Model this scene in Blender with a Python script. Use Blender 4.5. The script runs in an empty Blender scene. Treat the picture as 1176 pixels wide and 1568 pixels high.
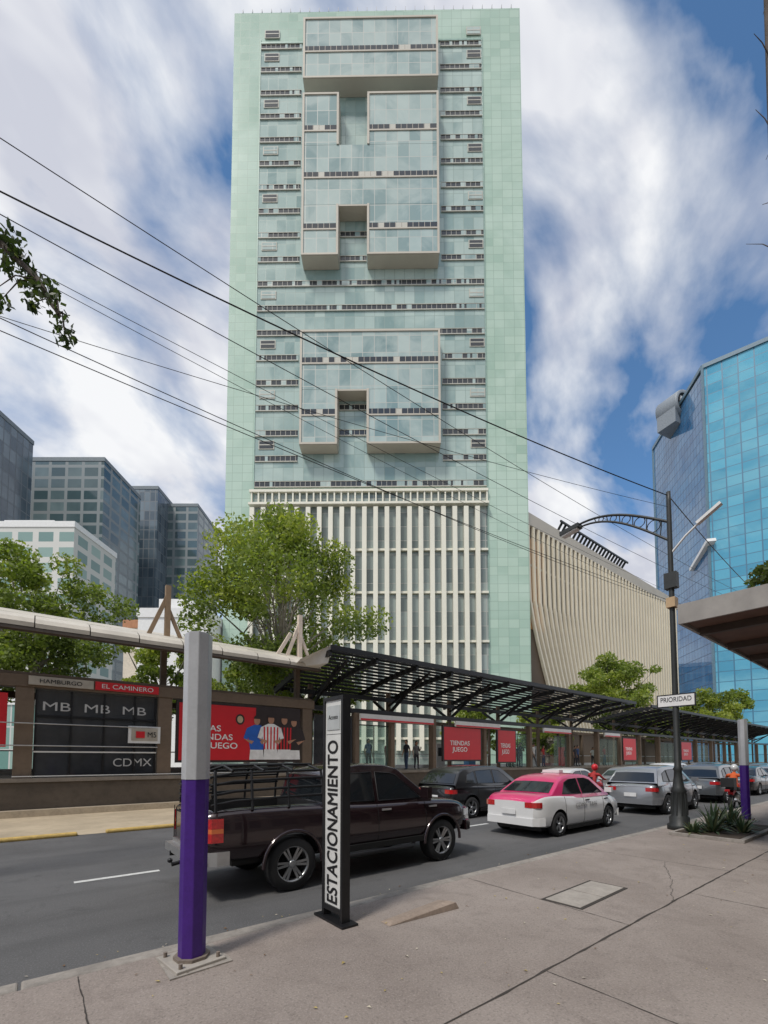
import bpy, bmesh, math, random
import numpy as np
from mathutils import Vector, Matrix
random.seed(7)
S=bpy.context.scene
R=math.radians
# ------------------------------------------------------------------ node helpers
def math_n(nt,op,a,b=None,clamp=False):
    n=nt.nodes.new('ShaderNodeMath'); n.operation=op; n.use_clamp=clamp
    for i,v in enumerate((a,b)):
        if v is None: continue
        if isinstance(v,(int,float)): n.inputs[i].default_value=v
        else: nt.links.new(v,n.inputs[i])
    return n.outputs[0]
def mix_n(nt,f,a,b,mode='MIX'):
    n=nt.nodes.new('ShaderNodeMix'); n.data_type='RGBA'; n.blend_type=mode
    for s,v in ((n.inputs[0],f),(n.inputs[6],a),(n.inputs[7],b)):
        if isinstance(v,(int,float)): s.default_value=v
        elif isinstance(v,(tuple,list)): s.default_value=(v[0],v[1],v[2],1)
        else: nt.links.new(v,s)
    return n.outputs[2]
def noise_n(nt,vec,scale,detail=4,rough=.55,dist=0):
    n=nt.nodes.new('ShaderNodeTexNoise'); n.inputs['Scale'].default_value=scale
    n.inputs['Detail'].default_value=detail; n.inputs['Roughness'].default_value=rough; n.inputs['Distortion'].default_value=dist
    if vec is not None: nt.links.new(vec,n.inputs['Vector'])
    return n.outputs['Fac']
def maprange(nt,v,a,b,c=0,d=1):
    n=nt.nodes.new('ShaderNodeMapRange'); nt.links.new(v,n.inputs[0])
    for i,x in enumerate((a,b,c,d)): n.inputs[i+1].default_value=x
    return n.outputs[0]
def base(name):
    m=bpy.data.materials.new(name); m.use_nodes=True
    nt=m.node_tree; b=nt.nodes['Principled BSDF']
    tc=nt.nodes.new('ShaderNodeTexCoord')
    return m,nt,b,tc.outputs['Object']
def mat(name,col,rough=.6,metal=0,var=.15,scale=3,bump=0,bscale=50,coat=0,spec=.5,dirt=0):
    m,nt,b,oc=base(name)
    f=noise_n(nt,oc,scale,4,.6)
    f=maprange(nt,f,.3,.7)
    c=mix_n(nt,f,tuple(x*(1-var) for x in col),tuple(min(1,x*(1+var)) for x in col))
    if dirt:
        d=maprange(nt,noise_n(nt,oc,scale*6,5,.7),.45,.75,0,dirt)
        c=mix_n(nt,d,c,tuple(x*.45 for x in col))
    nt.links.new(c,b.inputs['Base Color'])
    b.inputs['Roughness'].default_value=rough; b.inputs['Metallic'].default_value=metal
    b.inputs['Coat Weight'].default_value=coat; b.inputs['Coat Roughness'].default_value=.05
    b.inputs['Specular IOR Level'].default_value=spec
    if bump:
        bn=nt.nodes.new('ShaderNodeBump'); bn.inputs['Strength'].default_value=bump; bn.inputs['Distance'].default_value=.02
        nt.links.new(noise_n(nt,oc,bscale,5,.7),bn.inputs['Height']); nt.links.new(bn.outputs[0],b.inputs['Normal'])
    return m
def panel_mat(name,c1,c2,cw,ch,line,lw=.06,rough=.2,spec=.5,metal=0,refl_tint=None,tscale=.06,wob=.0):
    m,nt,b,oc=base(name)
    sp=nt.nodes.new('ShaderNodeSeparateXYZ'); nt.links.new(oc,sp.inputs[0])
    u=math_n(nt,'DIVIDE',math_n(nt,'ADD',sp.outputs[0],sp.outputs[1]),cw)
    v=math_n(nt,'DIVIDE',sp.outputs[2],ch)
    cb=nt.nodes.new('ShaderNodeCombineXYZ')
    nt.links.new(math_n(nt,'FLOOR',u),cb.inputs[0]); nt.links.new(math_n(nt,'FLOOR',v),cb.inputs[1])
    wn=nt.nodes.new('ShaderNodeTexWhiteNoise'); nt.links.new(cb.outputs[0],wn.inputs['Vector'])
    c=mix_n(nt,wn.outputs['Value'],c1,c2)
    if refl_tint:  # broad noise patches: varying reflections painted into the pane colour
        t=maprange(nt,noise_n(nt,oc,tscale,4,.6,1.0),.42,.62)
        c=mix_n(nt,math_n(nt,'MULTIPLY',t,.6),c,refl_tint)
    l1=math_n(nt,'LESS_THAN',math_n(nt,'FRACT',u),lw/cw); l2=math_n(nt,'LESS_THAN',math_n(nt,'FRACT',v),lw/ch)
    l=math_n(nt,'MAXIMUM',l1,l2)
    c=mix_n(nt,l,c,line)
    nt.links.new(c,b.inputs['Base Color'])
    b.inputs['Metallic'].default_value=metal; b.inputs['Specular IOR Level'].default_value=spec
    nt.links.new(math_n(nt,'ADD',math_n(nt,'MULTIPLY',l,.4),rough),b.inputs['Roughness'])
    if wob:
        g=nt.nodes.new('ShaderNodeNewGeometry')
        vm=nt.nodes.new('ShaderNodeVectorMath'); vm.operation='SUBTRACT'; nt.links.new(wn.outputs['Color'],vm.inputs[0]); vm.inputs[1].default_value=(.5,.5,.5)
        sc=nt.nodes.new('ShaderNodeVectorMath'); sc.operation='SCALE'; nt.links.new(vm.outputs[0],sc.inputs[0]); sc.inputs['Scale'].default_value=wob
        ad=nt.nodes.new('ShaderNodeVectorMath'); ad.operation='ADD'; nt.links.new(g.outputs['Normal'],ad.inputs[0]); nt.links.new(sc.outputs[0],ad.inputs[1])
        nm=nt.nodes.new('ShaderNodeVectorMath'); nm.operation='NORMALIZE'; nt.links.new(ad.outputs[0],nm.inputs[0])
        nt.links.new(nm.outputs[0],b.inputs['Normal'])
    return m
def leaf_mat(name,col):
    m=bpy.data.materials.new(name); m.use_nodes=True; nt=m.node_tree; b=nt.nodes['Principled BSDF']
    b.inputs['Base Color'].default_value=(*col,1); b.inputs['Roughness'].default_value=.5
    t=nt.nodes.new('ShaderNodeBsdfTranslucent'); t.inputs[0].default_value=(col[0]*1.5,col[1]*1.6,col[2]*.8,1)
    ms=nt.nodes.new('ShaderNodeMixShader'); ms.inputs[0].default_value=.45
    nt.links.new(b.outputs[0],ms.inputs[1]); nt.links.new(t.outputs[0],ms.inputs[2])
    nt.links.new(ms.outputs[0],nt.nodes['Material Output'].inputs[0]); return m
# ------------------------------------------------------------------ mesh builder
def empty(name,loc=(0,0,0),rz=0):
    e=bpy.data.objects.new(name,None); S.collection.objects.link(e); e.location=loc; e.rotation_euler=(0,0,rz); e.empty_display_size=.3
    return e
class MB:
    def __init__(s): s.v=[];s.f=[];s.m=[];s.s=[]
    def add(s,vs,fs,mi=0,sm=False):
        o=len(s.v); s.v+= [tuple(p) for p in vs]
        for f in fs: s.f.append(tuple(i+o for i in f)); s.m.append(mi); s.s.append(sm)
    def box(s,x0,x1,y0,y1,z0,z1,mi=0):
        s.add([(x0,y0,z0),(x1,y0,z0),(x1,y1,z0),(x0,y1,z0),(x0,y0,z1),(x1,y0,z1),(x1,y1,z1),(x0,y1,z1)],
              [(0,3,2,1),(4,5,6,7),(0,1,5,4),(1,2,6,5),(2,3,7,6),(3,0,4,7)],mi)
    def beam(s,p,q,w,h,mi=0):
        p=Vector(p);q=Vector(q);d=(q-p).normalized()
        up=Vector((0,0,1)) if abs(d.z)<.95 else Vector((1,0,0))
        r=d.cross(up).normalized()*w/2; u=r.cross(d).normalized()*h/2
        vs=[]
        for c in (p,q): vs+=[c-r-u,c+r-u,c+r+u,c-r+u]
        s.add(vs,[(0,1,2,3),(7,6,5,4),(0,4,5,1),(1,5,6,2),(2,6,7,3),(3,7,4,0)],mi)
    def tube(s,pts,r,n=8,mi=0,cap=True):
        pts=[Vector(p) for p in pts]; k=len(pts)
        if not isinstance(r,(list,tuple)): r=[r]*k
        vs=[];ref=None
        for i,p in enumerate(pts):
            d=(pts[min(i+1,k-1)]-pts[max(i-1,0)]).normalized()
            if ref is None: ref=Vector((0,0,1)) if abs(d.z)<.9 else Vector((1,0,0))
            a=(ref-d*ref.dot(d)).normalized(); b=d.cross(a); ref=a
            for j in range(n):
                t=2*math.pi*j/n; vs.append(p+(a*math.cos(t)+b*math.sin(t))*r[i])
        fs=[]
        for i in range(k-1):
            for j in range(n):
                a=i*n+j;b2=i*n+(j+1)%n; fs.append((a,b2,b2+n,a+n))
        s.add(vs,fs,mi,True)
        if cap: s.add(vs,[tuple(range(n-1,-1,-1)),tuple(range((k-1)*n,k*n))],mi,False)
    def rev(s,c,prof,n=28,mi=0,ax='y',sm=True):
        vs=[];k=len(prof)
        for j in range(n):
            t=2*math.pi*j/n
            for (r,h) in prof:
                if ax=='y': vs.append((c[0]+r*math.cos(t),c[1]+h,c[2]+r*math.sin(t)))
                else: vs.append((c[0]+r*math.cos(t),c[1]+r*math.sin(t),c[2]+h))
        fs=[]
        for j in range(n):
            for i in range(k-1):
                a=j*k+i;b=((j+1)%n)*k+i; fs.append((a,a+1,b+1,b))
        s.add(vs,fs,mi,sm)
    def ell(s,c,r,mi=0,nu=12,nv=8):
        vs=[];fs=[]
        for i in range(nv+1):
            ph=math.pi*i/nv
            for j in range(nu):
                t=2*math.pi*j/nu
                vs.append((c[0]+r[0]*math.sin(ph)*math.cos(t),c[1]+r[1]*math.sin(ph)*math.sin(t),c[2]+r[2]*math.cos(ph)))
        for i in range(nv):
            for j in range(nu):
                a=i*nu+j;b=i*nu+(j+1)%nu; fs.append((a,a+nu,b+nu,b))
        s.add(vs,fs,mi,True)
    def prism(s,pts,z0,z1,mi=0,mi_top=None):
        n=len(pts); vs=[(p[0],p[1],z0) for p in pts]+[(p[0],p[1],z1) for p in pts]
        s.add(vs,[(i,(i+1)%n,(i+1)%n+n,i+n) for i in range(n)],mi)
        s.add(vs,[tuple(range(n-1,-1,-1)),tuple(range(n,2*n))],mi if mi_top is None else mi_top)
    def obj(s,name,mats,parent=None,bevel=0,segs=2):
        me=bpy.data.meshes.new(name); me.from_pydata(s.v,[],s.f)
        for m in mats: me.materials.append(m)
        me.polygons.foreach_set('material_index',s.m); me.polygons.foreach_set('use_smooth',s.s); me.update()
        o=bpy.data.objects.new(name,me); S.collection.objects.link(o)
        if parent: o.parent=parent
        if bevel:
            b=o.modifiers.new('b','BEVEL'); b.width=bevel; b.segments=segs; b.limit_method='ANGLE'; b.angle_limit=R(40)
        return o
def text(name,body,mat_,parent,loc,cols,fit=None,size=1,ext=.003,bold=0):
    c=bpy.data.curves.new(name,'FONT'); c.body=body; c.size=size; c.extrude=ext; c.align_x='CENTER'; c.align_y='CENTER'; c.materials.append(mat_); c.offset=bold
    o=bpy.data.objects.new(name,c); S.collection.objects.link(o)
    bpy.context.view_layer.update()
    bb=[Vector(b) for b in o.bound_box]; w=max(b.x for b in bb)-min(b.x for b in bb); h=max(b.y for b in bb)-min(b.y for b in bb)
    sx=sy=1
    if fit: sx=fit[0]/w; sy=fit[1]/h
    M=Matrix((cols[0],cols[1],cols[2])).transposed().to_4x4()
    M=Matrix.Translation(loc)@M@Matrix.Diagonal((sx,sy,1,1))
    o.parent=parent; o.matrix_parent_inverse=Matrix.Identity(4); o.matrix_basis=M
    return o
FACE_S=((1,0,0),(0,0,1),(0,-1,0))
FACE_W=((0,0,1),(0,1,0),(-1,0,0))
FACE_WN=((0,-1,0),(0,0,1),(-1,0,0))
M_black=mat('black_steel',(.018,.018,.02),.4,.3)
M_dark=mat('dark_void',(.01,.01,.011),.8)
M_white=mat('white_paint',(.75,.75,.74),.45,var=.05,dirt=.1)
M_lgrey=mat('light_grey',(.5,.5,.5),.5)
M_conc=mat('concrete',(.36,.33,.295),.85,var=.18,scale=.8,bump=.3,bscale=25,dirt=.35)
M_beige=mat('beige_frame',(.50,.46,.39),.6,var=.06,scale=.3)
# ================================================================== WORLD / SKY
W=bpy.data.worlds.new('World'); S.world=W; W.use_nodes=True; nt=W.node_tree; bg=nt.nodes['Background']
SX,SY=-.965,-.26; EL=56
sky=nt.nodes.new('ShaderNodeTexSky'); sky.sky_type='NISHITA'; sky.sun_disc=False
sky.sun_elevation=R(EL); sky.sun_rotation=math.atan2(SX,SY)%(2*math.pi); sky.altitude=2200; sky.air_density=1.0; sky.dust_density=.8; sky.ozone_density=2.0
tc=nt.nodes.new('ShaderNodeTexCoord'); g=tc.outputs['Generated']
sp=nt.nodes.new('ShaderNodeSeparateXYZ'); nt.links.new(g,sp.inputs[0])
zc=math_n(nt,'ADD',math_n(nt,'MAXIMUM',sp.outputs[2],0),.62)
cb=nt.nodes.new('ShaderNodeCombineXYZ'); nt.links.new(math_n(nt,'DIVIDE',sp.outputs[0],zc),cb.inputs[0]); nt.links.new(math_n(nt,'DIVIDE',sp.outputs[1],zc),cb.inputs[1])
mp=nt.nodes.new('ShaderNodeMapping'); mp.vector_type='POINT'; nt.links.new(cb.outputs[0],mp.inputs[0])
mp.inputs['Rotation'].default_value=(0,0,R(-10)); mp.inputs['Scale'].default_value=(1.25,1.7,1); mp.inputs['Location'].default_value=(5.3,1.9,0)
n1=noise_n(nt,mp.outputs[0],3.0,7,.52,.25)
n2=noise_n(nt,mp.outputs[0],4.2,4,.55,.3)
dp=nt.nodes.new('ShaderNodeVectorMath'); dp.operation='DOT_PRODUCT'; nt.links.new(g,dp.inputs[0]); dp.inputs[1].default_value=(.60,.20,.775)
blue=maprange(nt,dp.outputs['Value'],.86,.985,0,.12)
cov=math_n(nt,'SUBTRACT',n1,blue)
cov=math_n(nt,'ADD',cov,maprange(nt,sp.outputs[2],0,.5,.10,0))
fac=maprange(nt,cov,.33,.52)
cc=mix_n(nt,maprange(nt,n2,.38,.60),(5.7,5.9,6.7),(8.6,8.7,8.9))
skyc=mix_n(nt,1.0,sky.outputs[0],(1.25,1.65,1.75),'MULTIPLY')
nt.links.new(mix_n(nt,fac,skyc,cc),bg.inputs[0]); bg.inputs[1].default_value=.108
sun=bpy.data.lights.new('sun','SUN'); sun.energy=2.6; sun.angle=R(10); sun.color=(1,.95,.87)
so=bpy.data.objects.new('sun',sun); S.collection.objects.link(so)
ce,se=math.cos(R(EL)),math.sin(R(EL))
so.rotation_euler=Vector((-SX*ce,-SY*ce,-se)).to_track_quat('-Z','Y').to_euler()
S.view_settings.view_transform='Standard'; S.view_settings.look='None'; S.view_settings.exposure=0
# ================================================================== CAMERA
cam=bpy.data.cameras.new('camera'); co=bpy.data.objects.new('camera',cam); S.collection.objects.link(co); S.camera=co
co.location=(0,0,1.9); co.rotation_euler=(R(93),0,R(-38.6)); cam.sensor_fit='VERTICAL'; cam.sensor_height=36; cam.lens=15.61; cam.shift_y=.2184; cam.clip_end=4000; cam.clip_start=.05
# ================================================================== GROUND
def sheet(name,x0,x1,y0,y1,z,m):
    b=MB(); b.add([(x0,y0,z),(x1,y0,z),(x1,y1,z),(x0,y1,z)],[(0,1,2,3)]); return b.obj(name,[m])
def asphalt(name,col,patch):
    m,nt,b,oc=base(name)
    c=mix_n(nt,maprange(nt,noise_n(nt,oc,.35,5,.6,.5),.35,.65),col,tuple(x*1.5 for x in col))
    c=mix_n(nt,maprange(nt,noise_n(nt,oc,60,3,.6),.5,.72,0,.6),c,tuple(x*2.6 for x in col))
    c=mix_n(nt,maprange(nt,noise_n(nt,oc,1.7,6,.75,1.0),.55,.7,0,.5),c,patch)
    mpn=nt.nodes.new('ShaderNodeMapping'); mpn.inputs['Scale'].default_value=(.05,1.6,1); nt.links.new(oc,mpn.inputs[0])
    c=mix_n(nt,maprange(nt,noise_n(nt,mpn.outputs[0],1.0,4,.6),.5,.75,0,.45),c,patch)
    nt.links.new(c,b.inputs['Base Color']); b.inputs['Roughness'].default_value=.85
    bn=nt.nodes.new('ShaderNodeBump'); bn.inputs['Strength'].default_value=.5; bn.inputs['Distance'].default_value=.01
    nt.links.new(noise_n(nt,oc,120,3,.7),bn.inputs['Height']); nt.links.new(bn.outputs[0],b.inputs['Normal']); return m
M_asph=asphalt('asphalt',(.078,.077,.078),(.045,.045,.046))
def walkmat():
    m,nt,b,oc=base('sidewalk_concrete')
    c=mix_n(nt,maprange(nt,noise_n(nt,oc,.45,6,.62,.4),.3,.7),(.22,.182,.16),(.35,.30,.27))
    c=mix_n(nt,maprange(nt,noise_n(nt,oc,2.6,6,.75,.8),.50,.72,0,.55),c,(.16,.13,.115))
    c=mix_n(nt,maprange(nt,noise_n(nt,oc,60,4,.65),.5,.72,0,.4),c,(.52,.46,.42))
    c=mix_n(nt,maprange(nt,noise_n(nt,oc,45,4,.65),.54,.70,0,.55),c,(.10,.085,.075))
    nt.links.new(c,b.inputs['Base Color']); b.inputs['Roughness'].default_value=.82
    bn=nt.nodes.new('ShaderNodeBump'); bn.inputs['Strength'].default_value=.5; bn.inputs['Distance'].default_value=.02
    nt.links.new(noise_n(nt,oc,30,6,.75),bn.inputs['Height']); nt.links.new(bn.outputs[0],b.inputs['Normal']); return m
M_walk=walkmat()
M_kerb=mat('kerb_concrete',(.31,.28,.25),.85,var=.25,scale=2,bump=.4,bscale=40,dirt=.6)
M_joint=mat('joint_dark',(.05,.043,.038),.95)
M_lane=mat('bus_lane_concrete',(.46,.38,.27),.85,var=.2,scale=.6,bump=.2,dirt=.3)
M_line=mat('road_paint_white',(.62,.62,.6),.7,var=.15,scale=8,dirt=.6)
M_yel=mat('road_paint_yellow',(.55,.38,.12),.7,var=.2,scale=8,dirt=.6)
sheet('ground',-1500,1500,-1500,1500,-.006,mat('ground_paving',(.14,.135,.125),.9,var=.2,scale=.1))
sheet('road',-200,400,4.6,33,0,M_asph)
sheet('bus_lane_road',-200,400,13.5,18.6,.004,M_lane)
b=MB(); b.box(-120,200,-4.5,4.42,-.05,.15,0); sw=b.obj('sidewalk',[M_walk])
b=MB()
x=-60
while x<120:
    b.box(x+.008,x+2.99,4.424,4.60,-.05,.152,0); x+=3
b.obj('kerb',[M_kerb],bevel=.015)
b=MB()
def wavy(p,q,w,n=60,amp=.012):
    p=Vector(p);q=Vector(q);d=(q-p).normalized();nrm=Vector((-d.y,d.x));vs=[]
    off=0
    for i in range(n+1):
        off=off*.8+random.uniform(-amp,amp); c=p.lerp(q,i/n)+nrm*off; ww=w*random.uniform(.5,1.3)/2
        vs+=[(c.x-nrm.x*ww,c.y-nrm.y*ww,.154),(c.x+nrm.x*ww,c.y+nrm.y*ww,.154)]
    b.add(vs,[(2*i,2*i+2,2*i+3,2*i+1) for i in range(n)])
wavy((-6,2.12),(60,2.12),.020,500,.005)
wavy((-6,-.9),(60,-.9),.018,400,.005)
for xx in (-1.8,.35,5.0,8.6,11.8,15,18.2): wavy((xx,2.12),(xx+random.uniform(-.1,.1),4.40),.009,50,.004)
for xx in (3.4,6.8,10,13,16): wavy((xx,-.9),(xx,2.1),.009,50,.004)
wavy((6.2,2.1),(8.5,3.0),.006,60,.02)
b.obj('sidewalk_joints',[M_joint])
e=empty('utility_access_cover',(5.72,2.95,.158),R(2))
b=MB(); b.box(-.62,-.01,-.22,.22,-.02,.004,0); b.box(.01,.62,-.22,.22,-.02,.004,0); b.box(-.66,.66,-.26,.26,-.02,-.001,1); b.obj('plates',[mat('cover_concrete',(.36,.325,.29),.8,dirt=.3,scale=5),M_joint],e,bevel=.004)
e=empty('concrete_ramp_edge',(3.5,3.68,.15),R(-4))
b=MB(); b.add([(-.5,-.05,.003),(.5,-.05,.003),(.5,.32,.003),(-.5,.12,.003),(-.45,-.03,.02),(.46,-.04,.075),(.42,.05,.08),(-.4,.02,.035)],[(0,1,5,4),(4,5,6,7),(1,2,6,5),(2,3,7,6),(3,0,4,7)],0); b.obj('wedge',[mat('ramp_concrete',(.30,.235,.19),.9,scale=5,dirt=.5)],e)
b=MB()
x=-30.2
while x<150:
    b.add([(x,8.33,.004),(x+1.2,8.33,.004),(x+1.2,8.45,.004),(x,8.45,.004)],[(0,1,2,3)])
    x+=4.4
x=-28
while x<150: b.add([(x,11.6,.004),(x+1.2,11.6,.004),(x+1.2,11.72,.004),(x,11.72,.004)],[(0,1,2,3)]); x+=4.4
b.obj('lane_markings',[M_line])
e=empty('lane_separator_kerb',(0,0,0)); b=MB()
x=-40
while x<130: b.box(x,x+2.0,13.36,13.56,-.01,.09,0); x+=2.6
b.obj('segments',[M_yel],e,bevel=.04)
e=empty('far_sidewalk'); b=MB(); b.box(-200,400,33,120,-.05,.13,0); b.obj('slab',[mat('far_paving',(.38,.36,.33),.85,scale=1)],e)
def scatter(name,n,fn,size,mats,seed):
    rs=np.random.RandomState(seed); P=fn(rs,n); ang=rs.rand(n)*6.28; s=size*(.5+rs.rand(n))
    b=MB()
    for i in range(n):
        c,d=math.cos(ang[i])*s[i],math.sin(ang[i])*s[i]; x,y,z=P[i]; t=rs.rand()*.6
        b.add([(x-c,y-d,z),(x+d*.5,y-c*.5,z+s[i]*t),(x+c,y+d,z+.002),(x-d*.5,y+c*.5,z+s[i]*.3)],[(0,1,2,3)],rs.randint(len(mats)))
    return b.obj(name,mats)
M_lit=[mat('litter_yellow',(.42,.33,.12),.8),mat('litter_brown',(.16,.09,.04),.8),mat('litter_pale',(.5,.45,.36),.8)]
def f1(rs,n):
    P=np.zeros((n,3)); P[:,0]=rs.rand(n)*18-2; P[:,1]=4.62+np.abs(rs.randn(n))*.22; P[:,2]=.008
    k=n//3; P[:k,1]=rs.rand(k)*4.2; P[:k,2]=.158; return P
scatter('fallen_leaves',700,f1,.017,M_lit,3)
# ================================================================== TOWER
T=empty('glass_office_tower',(37.44,46.9,0),R(-39.24))
G1=panel_mat('tower_green_glass',(.34,.49,.40),(.44,.585,.485),1.42,1.233,(.25,.36,.29),.05,.14,.6,refl_tint=(.54,.68,.59),tscale=.07,wob=.012)
G2=panel_mat('tower_window_glass',(.20,.31,.30),(.43,.54,.50),1.42,1.85,(.2,.28,.25),.06,.08,.8,refl_tint=(.50,.61,.56),tscale=.12,wob=.02)
G3=panel_mat('tower_box_glass',(.20,.30,.30),(.43,.53,.50),1.62,2.4,(.42,.44,.40),.08,.08,.8,refl_tint=(.52,.60,.56),tscale=.15,wob=.02)
M_fin=mat('cream_fin',(.76,.74,.63),.55,var=.05,scale=.2)
M_dglass=panel_mat('dark_office_glass',(.14,.18,.17),(.34,.40,.37),1.55,2.0,(.4,.4,.36),.08,.12,.7,wob=.02)
M_slot=mat('dark_window_slot',(.03,.035,.04),.15,spec=.8)
M_ledge=mat('pale_ledge',(.50,.49,.43),.6,var=.05)
b=MB()
b.box(-22.2,20,0,24,0,112.5,0)
b.box(-22.2,20,0.3,23.7,112.5,112.9,3)
b.box(-18.2,14.35,-.06,-.001,40.6,107.2,1)
x=-21
while x<20: b.box(x,x+.06,-.05,.3,112.5,113.1,3); x+=1.42
b.obj('curtain_wall',[G1,G2,M_ledge,M_lgrey],T)
b=MB()
rs=random.Random(4)
def slot_row(x0,x1,y,z,h=.75,step=1.42,ledge=True):
    b.box(x0,x1,y-.03,y,z,z+h,0)
    if ledge: b.box(x0,x1,y-.16,y-.032,z-.12,z-.002,1); b.box(x0,x1,y-.1,y-.032,z+h+.002,z+h+.06,1)
    x=x0
    while x<x1-.2:
        w=rs.choice([.05,.05,.05,.05,.05,.4,.7])
        b.box(x,min(x+w,x1),y-.07,y-.033,z+.002,z+h,1 if w<.2 else 2); x+=step*.5
zones=[(44.0,60.9),(71.3,108)]
for k in range(-0,19):
    z=39.8+3.7*k
    inbox=any(a-1<z<c_+.3 for a,c_ in zones)
    if inbox or k==17:
        slot_row(-18.1,-12.1,-.06,z); slot_row(8.2,14.25,-.06,z)
        if k==3 or k==2 or (9<=k<=11): slot_row(-6.3,-2.5,-.06,z)
    else: slot_row(-18.1,14.25,-.06,z)
    if k%2==1 or k==18:
        for (xa,xb) in ((-17.6,-15.4),(12.1,14.2)):
            za=z+1.75
            b.box(xa,xb,-.15,-.062,za,za+1.25,1); b.box(xa+.12,xb-.12,-.18,-.152,za+.12,za+1.13,2 if rs.random()<.5 else 0)
            b.box(xa+.12,xb-.12,-.2,-.182,za+.55,za+.68,1)
for xx in (-18.25,14.35): b.box(xx,xx+.1,-.14,-.001,9,108,3)
b.box(-18.1,14.3,-.2,-.062,107.2,107.45,3)
b.obj('window_rows',[M_slot,M_ledge,G3,mat('green_trim',(.28,.42,.36),.4)],T)
b=MB()
PR=-1.9
def vol(x0,x1,z0,z1,rows=(),left=True,right=True,top=True,bot=True):
    b.box(x0+.02,x1-.02,PR,-.07,z0+.02,z1-.02,0)
    t=.26
    if left: b.box(x0-.03,x0+t,PR-.12,PR-.001,z0,z1,1)
    if right: b.box(x1-t,x1+.03,PR-.12,PR-.001,z0,z1,1)
    xa=x0+(t if left else 0); xb=x1-(t if right else 0)
    if top: b.box(xa,xb,PR-.12,PR-.001,z1-t,z1,1)
    if bot: b.box(xa,xb,PR-.12,PR-.001,z0,z0+t,1)
    if bot: b.box(x0,x1,PR+.01,-.08,z0-.05,z0+.018,1)
    if left: b.box(x0-.03,x0+.018,PR+.01,-.08,z0,z1,0)
    if right: b.box(x1-.018,x1+.03,PR+.01,-.08,z0,z1,0)
    for z in rows:
        b.box(xa,xb,PR-.1,PR-.002,z-.2,z,1); b.box(xa,xb,PR-.03,PR-.002,z+.004,z+.8,2)
        x=xa+.4
        while x<xb-.3:
            b.box(x,x+.06,PR-.06,PR-.032,z+.006,z+.8,1)
            if rs.random()<.2: b.box(x+.09,min(x+.81,xb),PR-.055,PR-.032,z+.006,z+.75,3)
            x+=.81
xl,xa_,xb_,xr=-11.5,-6.4,-2.3,7.7
vol(xl,xr,98.6,108.0,(102.8,))
vol(xl,xa_,88.4,96.3,(90.6,),bot=False); vol(xb_,xr,88.4,96.3,(90.6,),bot=False)
vol(xl,xr,79.4,88.4,(83.5,),top=False,bot=False)
vol(xl,xa_,71.9,79.4,(75.8,),top=False); vol(xb_,xr,71.9,79.4,(75.8,),top=False)
vol(xl,xr,52.4,60.9,(56.2,),bot=False)
vol(xl,xa_,44.6,52.4,(48.8,),top=False); vol(xb_,xr,44.6,52.4,(48.8,),top=False)
for z0,z1 in ((79.2,79.4),(52.2,52.4)): b.box(xa_,xb_,PR,-.08,z0,z1,1)
for (z0,z1) in ((88.6,96.2),(72,79.2),(44.7,52.2)):
    b.box(xa_+.032,xa_+.06,PR+.02,-.09,z0,z1,1); b.box(xb_-.06,xb_-.032,PR+.02,-.09,z0,z1,1)
b.obj('projecting_bays',[G3,M_beige,M_slot,M_ledge],T)
b=MB()
b.box(-18.6,14.3,-.05,-.002,0,39.4,1)
for z in (17.7,24.5,30.5,10.8,4.5): b.box(-18.6,14.3,-.42,-.052,z,z+.3,0)
x=-18.5
while x<13.8:
    b.box(x,x+.62,-.85,-.43,3,36.5,0); b.box(x+.1,x+.52,-.43,-.055,3.1,36.2,2); x+=1.55
b.box(-18.7,14.4,-.9,-.052,36.9,37.2,0); b.box(-18.7,14.4,-.5,-.052,38.9,39.25,0)
x=-18.5
while x<14.2: b.box(x,x+.2,-.4,-.06,37.2,38.9,0); x+=.96
b.obj('finned_base',[M_fin,M_dglass,mat('fin_web',(.6,.58,.48),.6)],T)
# ================================================================== FINNED WING
Wg=empty('finned_podium_building')
b=MB()
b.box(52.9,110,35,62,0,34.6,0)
b.box(52.6,110.3,34.6,35,34.6,36.4,1)
b.box(52.6,52.9,34.6,62,0,36.4,1)
b.box(110,110.3,35,62,0,36.4,1)
b.box(53.2,57,34.93,34.999,20,33,3)
for z in (29,23.5): b.box(53,110,34.9,34.995,z,z+.3,1)
N=44
for i in range(N):
    X0=53.4+i*(56.4/N); A=8.5*max(0,1-i/32.)**1.4
    zs=[34.6,29,24,21,18,15,12,9,6]
    pts=[]
    for z in zs:
        s=max(0,(25-z)/19.); pts.append((X0+A*(s**1.3)*.9,z))
    for (x0,z0),(x1,z1) in zip(pts[:-1],pts[1:]):
        w=.21; ya,yb=34.5,34.9
        b.add([(x0-w,ya,z0),(x0+w,ya,z0),(x0+w,yb,z0),(x0-w,yb,z0),(x1-w,ya,z1),(x1+w,ya,z1),(x1+w,yb,z1),(x1-w,yb,z1)],[(0,4,5,1),(1,5,6,2),(3,7,4,0),(2,6,7,3)],2)
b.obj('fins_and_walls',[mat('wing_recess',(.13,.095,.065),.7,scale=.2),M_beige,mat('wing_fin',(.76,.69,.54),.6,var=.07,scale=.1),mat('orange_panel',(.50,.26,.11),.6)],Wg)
b=MB()
for i in range(21):
    x=63+i*1.1
    b.beam((x,36.3,36.4),(x,34.9,38.3),.12,.4,0)
b.box(62.5,86,34.8,35.0,38.2,38.5,1); b.box(62.5,86,36.2,36.5,36.4,36.8,1); b.box(64,86,37,50,36.4,38,2)
b.obj('rooftop_louvres',[M_black,M_black,mat('plant_room',(.2,.2,.2),.7)],Wg)
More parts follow.
